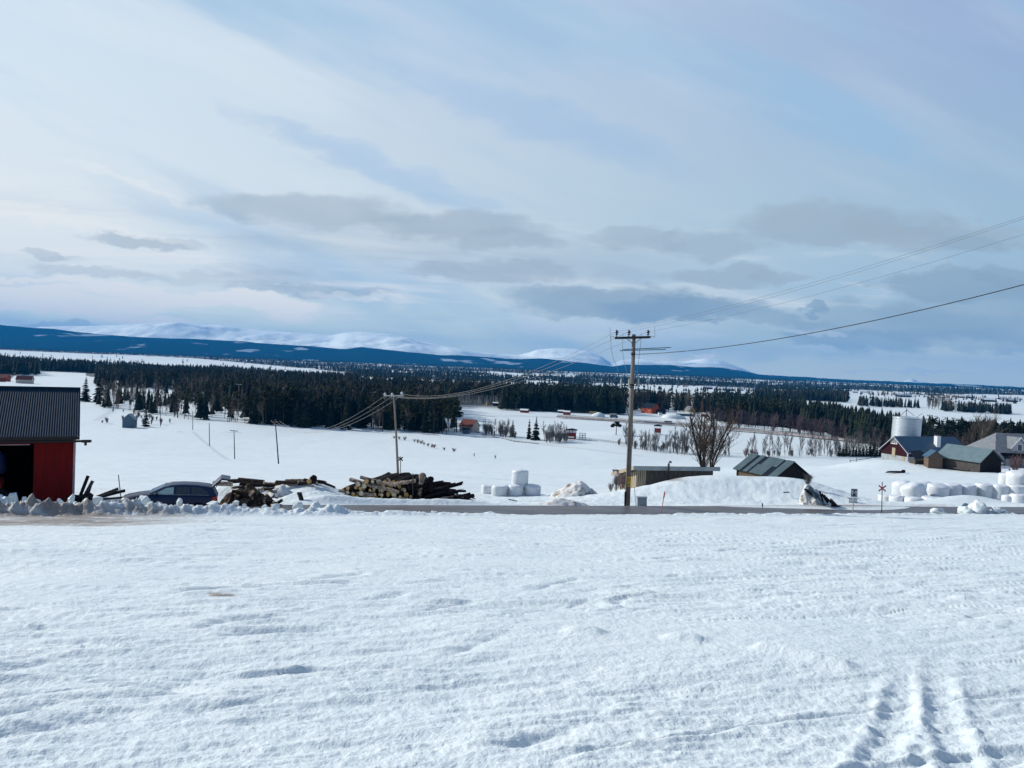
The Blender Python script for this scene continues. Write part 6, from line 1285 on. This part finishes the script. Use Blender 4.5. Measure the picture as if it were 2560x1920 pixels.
# lumps of ploughed snow
def lump(px, py, d, wpx, hpx, seed, label, group=None, m='snow', sm_=False):
    k = d / F; q = W(px, py - hpx * .45, d); o = thing('snow_lump', label, 'snow lump', tuple(q), 0, group)
    if not sm_:
        rd = random.Random(seed * 13 + 1); bm = bmesh.new()
        for _ in range(15):
            a_, c_ = rd.uniform(0, 6.283), rd.uniform(-.9, 1); q_ = rd.uniform(.75, 1.15) * math.sqrt(1 - min(1, c_ * c_) * .9); bm.verts.new((wpx * k * .5 * q_ * math.cos(a_), wpx * k * .42 * q_ * math.sin(a_), hpx * k * .58 * c_ * rd.uniform(.8, 1.1)))
        bmesh.ops.convex_hull(bm, input=bm.verts); bmesh.ops.subdivide_edges(bm, edges=bm.edges, cuts=1, use_grid_fill=True)
        for v in bm.verts: v.co *= rd.uniform(.94, 1.05)
        me_ = bpy.data.meshes.new('lump'); bm.to_mesh(me_); bm.free(); me_.materials.append(M[m]); link('lump', me_, o); o.rotation_euler.z = seed * .3; return
    blob('lump', M[m], o, (wpx * k * .5, wpx * k * .42, hpx * k * .55), seed, sub=3, amt=.42 if sm_ else .55, fr=1.5, smooth=sm_); o.rotation_euler = (0 if sm_ else seed * .7, 0 if sm_ else seed * 1.3, seed)
for n_, (px, py, w_, h_) in enumerate([(-8, 1262, 34, 30), (12, 1262, 26, 26), (31, 1262, 28, 36), (60, 1258, 16, 18), (90, 1262, 24, 18), (120, 1264, 24, 16), (150, 1262, 20, 16), (178, 1262, 22, 28), (212, 1268, 30, 22), (246, 1266, 34, 32), (252, 1286, 34, 20), (345, 1284, 24, 12), (362, 1268, 36, 32), (398, 1266, 18, 14), (448, 1270, 22, 24), (475, 1282, 26, 18), (532, 1266, 36, 18), (430, 1276, 20, 14), (310, 1278, 22, 14), (285, 1274, 18, 14), (230, 1280, 20, 12), (165, 1278, 18, 10), (105, 1280, 16, 10), (45, 1276, 20, 14), (500, 1276, 22, 14), (560, 1278, 20, 12), (135, 1270, 14, 12), (590, 1268, 30, 18), (610, 1274, 18, 16), (640, 1282, 20, 14), (662, 1280, 24, 18), (705, 1286, 40, 14), (690, 1272, 30, 14), (745, 1276, 34, 24), (790, 1276, 34, 22), (770, 1288, 18, 12), (830, 1288, 30, 12), (870, 1290, 24, 10), (910, 1292, 26, 8), (1085, 1290, 24, 14), (1225, 1292, 44, 12)]):
    lump(px, py, 36.2 + .2 * (px - 600) / 53 * .25 if px > 600 else 33.8 + px * .0035, w_, h_, n_, ('large' if w_ * h_ > 800 else 'middle sized' if w_ * h_ > 400 else 'small') + (' tall' if h_ > w_ * .95 else ' broad' if w_ > h_ * 1.8 else ' rounded') + ' lump of ploughed snow ' + next(t for l_, t in ((20, 'at the left edge'), (105, 'below the barn doorway'), (200, 'below the red barn wall'), (300, 'between the barn and the car'), (420, 'before the front of the blue car'), (510, 'before the back of the blue car'), (640, 'before the dark bark heap'), (720, 'before the snowy waste heap'), (800, 'before the stuck boards'), (1000, 'at the left end of the bare road'), (1150, 'below the log pile'), (9999, 'on the road edge below the middle bales')) if px < l_), 'ploughed snow lumps along the near road edge')
for n_, (px, py, w_, h_, lb) in enumerate([(2344, 1288, 32, 18, 'rounded snow lump, leftmost of the row at the right roadside'), (2360, 1289, 14, 8, 'small flat snow lump beside the leftmost rounded one'), (2412, 1289, 34, 24, 'wide snow lump left of the tallest one at the right roadside'), (2444, 1289, 38, 34, 'tallest grey snow lump at the right roadside'), (2488, 1289, 34, 22, 'smooth boulder shaped snow lump right of the tallest one'), (2512, 1290, 20, 14, 'crumbled snow lump right of the smooth boulder shaped one'), (2532, 1292, 24, 9, 'low crumbled snow at the right end of the lump row')]):
    lump(px, py, 42.2, w_, h_, n_ + 50, lb, sm_=True)
q = W(2378, 1288, 42.6); o = thing('mud_patch', 'dark wet turf strip beside the snow lumps', 'turf', tuple(q)); blob('turf', M['wooddark'], o, (.75, .25, .10), 5)
lump(2413, 1268, 42.8, 22, 10, 77, 'dark bluish icy clod behind the wide snow lump', m='bluegrey')

# ------------------------------------------------------------------ parked estate car
q = W(424, 1279, 36.6); car = thing('estate_car', 'dark blue estate car parked behind the snow bank with its tailgate raised', 'car', (q.x, q.y, q.z)); 
car.rotation_euler = (0, R(2.3), R(20)); car.scale = (.93, .96, .98)
def prof(x, tab): return float(np.interp(x, [t[0] for t in tab], [t[1] for t in tab]))
LOX = -2.36
def body():
    xs = [-2.36, -2.33, -2.25, -2.1, -1.9, -1.6, -1.25, -1.0, -.85, -.5, 0, .5, 1.0, 1.4, 1.8, 2.05, 2.2, 2.28, 2.32]
    top = [(-2.36, .55), (-2.33, .64), (-2.25, .72), (-2.1, .78), (-1.6, .88), (-1.0, .965), (-.8, .985), (2.0, 1.02), (2.25, 1.0), (2.32, .9)]
    bot = [(-2.36, .42), (-2.3, .28), (-2.0, .22), (2.0, .24), (2.3, .38), (2.32, .5)]
    wid = [(-2.36, .55), (-2.3, .68), (-2.1, .8), (-1.7, .88), (0, .90), (1.6, .89), (2.1, .82), (2.32, .72)]
    vs = []; n = 12
    for x in xs:
        t_, b_, w_ = prof(x, top), prof(x, bot), prof(x, wid)
        half = [(0, b_), (w_ * .8, b_), (w_ * .97, b_ + .10), (w_, b_ + (t_ - b_) * .45), (w_ * .985, b_ + (t_ - b_) * .75), (w_ * .90, t_ - .015), (w_ * .55, t_ + .02), (0, t_ + .03)]
        ring = half + [(-a, c) for a, c in half[-2:0:-1]]
        vs += [(x, a, c) for a, c in ring]
    k = len(ring); m_ = MB(); m_.add(vs, [(i_ * k + j_, i_ * k + (j_ + 1) % k, (i_ + 1) * k + (j_ + 1) % k, (i_ + 1) * k + j_) for i_ in range(len(xs) - 1) for j_ in range(k)] + [tuple(range(k)), tuple((len(xs) - 1) * k + j_ for j_ in range(k))])
    return m_
body().build('body', M['carblue'], car, True)
def cab_y(z): return .83 - (z - .98) * .32
TOPL = [(-1.02, .97), (-.25, 1.36), (.05, 1.44), (.6, 1.475), (1.3, 1.46), (1.85, 1.40), (2.05, 1.33), (2.28, 1.0)]
m_ = MB(); vs = []
for x, t_ in TOPL:
    yb, yt = cab_y(.98) * (.97 if x > 1.9 else 1), cab_y(max(t_, .99)); vs += [(x, -yb, .96), (x, -yt, t_ - .02), (x, -yt * .7, t_ + .015), (x, yt * .7, t_ + .015), (x, yt, t_ - .02), (x, yb, .96)]
m_.add(vs, [(i_ * 6 + j_, i_ * 6 + j_ + 1, (i_ + 1) * 6 + j_ + 1, (i_ + 1) * 6 + j_) for i_ in range(len(TOPL) - 1) for j_ in range(5)])
m_.build('cabin', M['carblue'], car, True)
def side_pane(name, pts, m, sgn=-1, eps=.006):
    vv = [(x, sgn * (cab_y(z) + eps), z) for x, z in pts]; vv2 = [(x, sgn * (cab_y(z) + eps + .004), z) for x, z in pts]; n = len(pts)
    MB().add(vv + vv2, [tuple(range(n)), tuple(range(n, 2 * n))] + [(i_, (i_ + 1) % n, n + (i_ + 1) % n, n + i_) for i_ in range(n)]).build(name, m, car)
for sg in (-1, 1):
    side_pane('side_window', [(-.72, 1.02), (-.18, 1.32), (.18, 1.37), (.18, 1.02)], M['greenglass' if sg < 0 else 'tint'], sg); side_pane('side_window', [(.30, 1.02), (.30, 1.375), (.95, 1.385), (.98, 1.02)], M['tint'], sg); side_pane('side_window', [(1.06, 1.03), (1.03, 1.38), (1.5, 1.36), (1.85, 1.16), (1.8, 1.05)], M['tint'], sg)
    MB().tube([(-.78, sg * .852, 1.0), (1.9, sg * .845, 1.015)], .012, 5).build('window_trim', M['galv'], car); mi_ = blob('mirror', M['carblue'], car, (.11, .07, .075), 2, sub=2, amt=0); mi_.location = (-.62, sg * .95, 1.03)
    for x in (-1.42, 1.40):
        w_ = MB().lathe([(.22, -.10), (.325, -.11), (.34, -.06), (.34, .06), (.325, .11), (.22, .10)], (x, sg * .80, .33), 28, 'Y').build('wheel', M['tyre'], car, True); MB().lathe([(.215, -.02), (.215, .02)], (x, sg * .905, .33), 20, 'Y').build('rim', M['rim'], w_)
    for x in (.12, 1.0): MB().bx(x, x + .17, sg * .905 - .012, sg * .905 + .012, .80, .83).build('door_handle', M['carblue'], car)
    MB().bx(-2.30, -2.0, sg * .72 - .06, sg * .72 + .06, .62, .71).build('headlight', M['lampwhite'], car, bevel=.02); MB().bx(2.08, 2.335, sg * .72 - .1, sg * .72 + .1, .72, .93).build('taillight', M['lampred'], car, bevel=.02)
MB().add([(-1.0, -.72, 1.0), (-1.0, .72, 1.0), (-.26, .62, 1.37), (-.26, -.62, 1.37), (-1.01, -.72, 1.012), (-1.01, .72, 1.012), (-.27, .62, 1.385), (-.27, -.62, 1.385)], [(0, 1, 2, 3), (4, 5, 6, 7), (0, 1, 5, 4), (1, 2, 6, 5), (2, 3, 7, 6), (3, 0, 4, 7)]).build('windscreen', M['tint'], car)
MB().prism([(2.0, 1.40), (2.45, 1.86), (2.90, 1.80), (2.92, 1.72), (2.50, 1.76), (2.06, 1.30)], -.66, .66, 'Y').build('tailgate', M['carblue'], car, bevel=.02)
MB().tube([(2.06, -.66, 1.12), (2.42, -.66, 1.72)], .018, 5).tube([(2.06, .66, 1.12), (2.42, .66, 1.72)], .018, 5).build('gas_strut', M['blackmetal'], car)
MB().bx(2.30, 2.345, -.28, .28, .5, .62).build('number_plate', M['white'], car); MB().bx(-2.385, -2.35, -.45, .45, .42, .58).build('grille', M['blackmetal'], car)
MB().bx(2.0, 2.25, -.6, .6, .6, 1.0).build('boot_interior', M['black'], car)
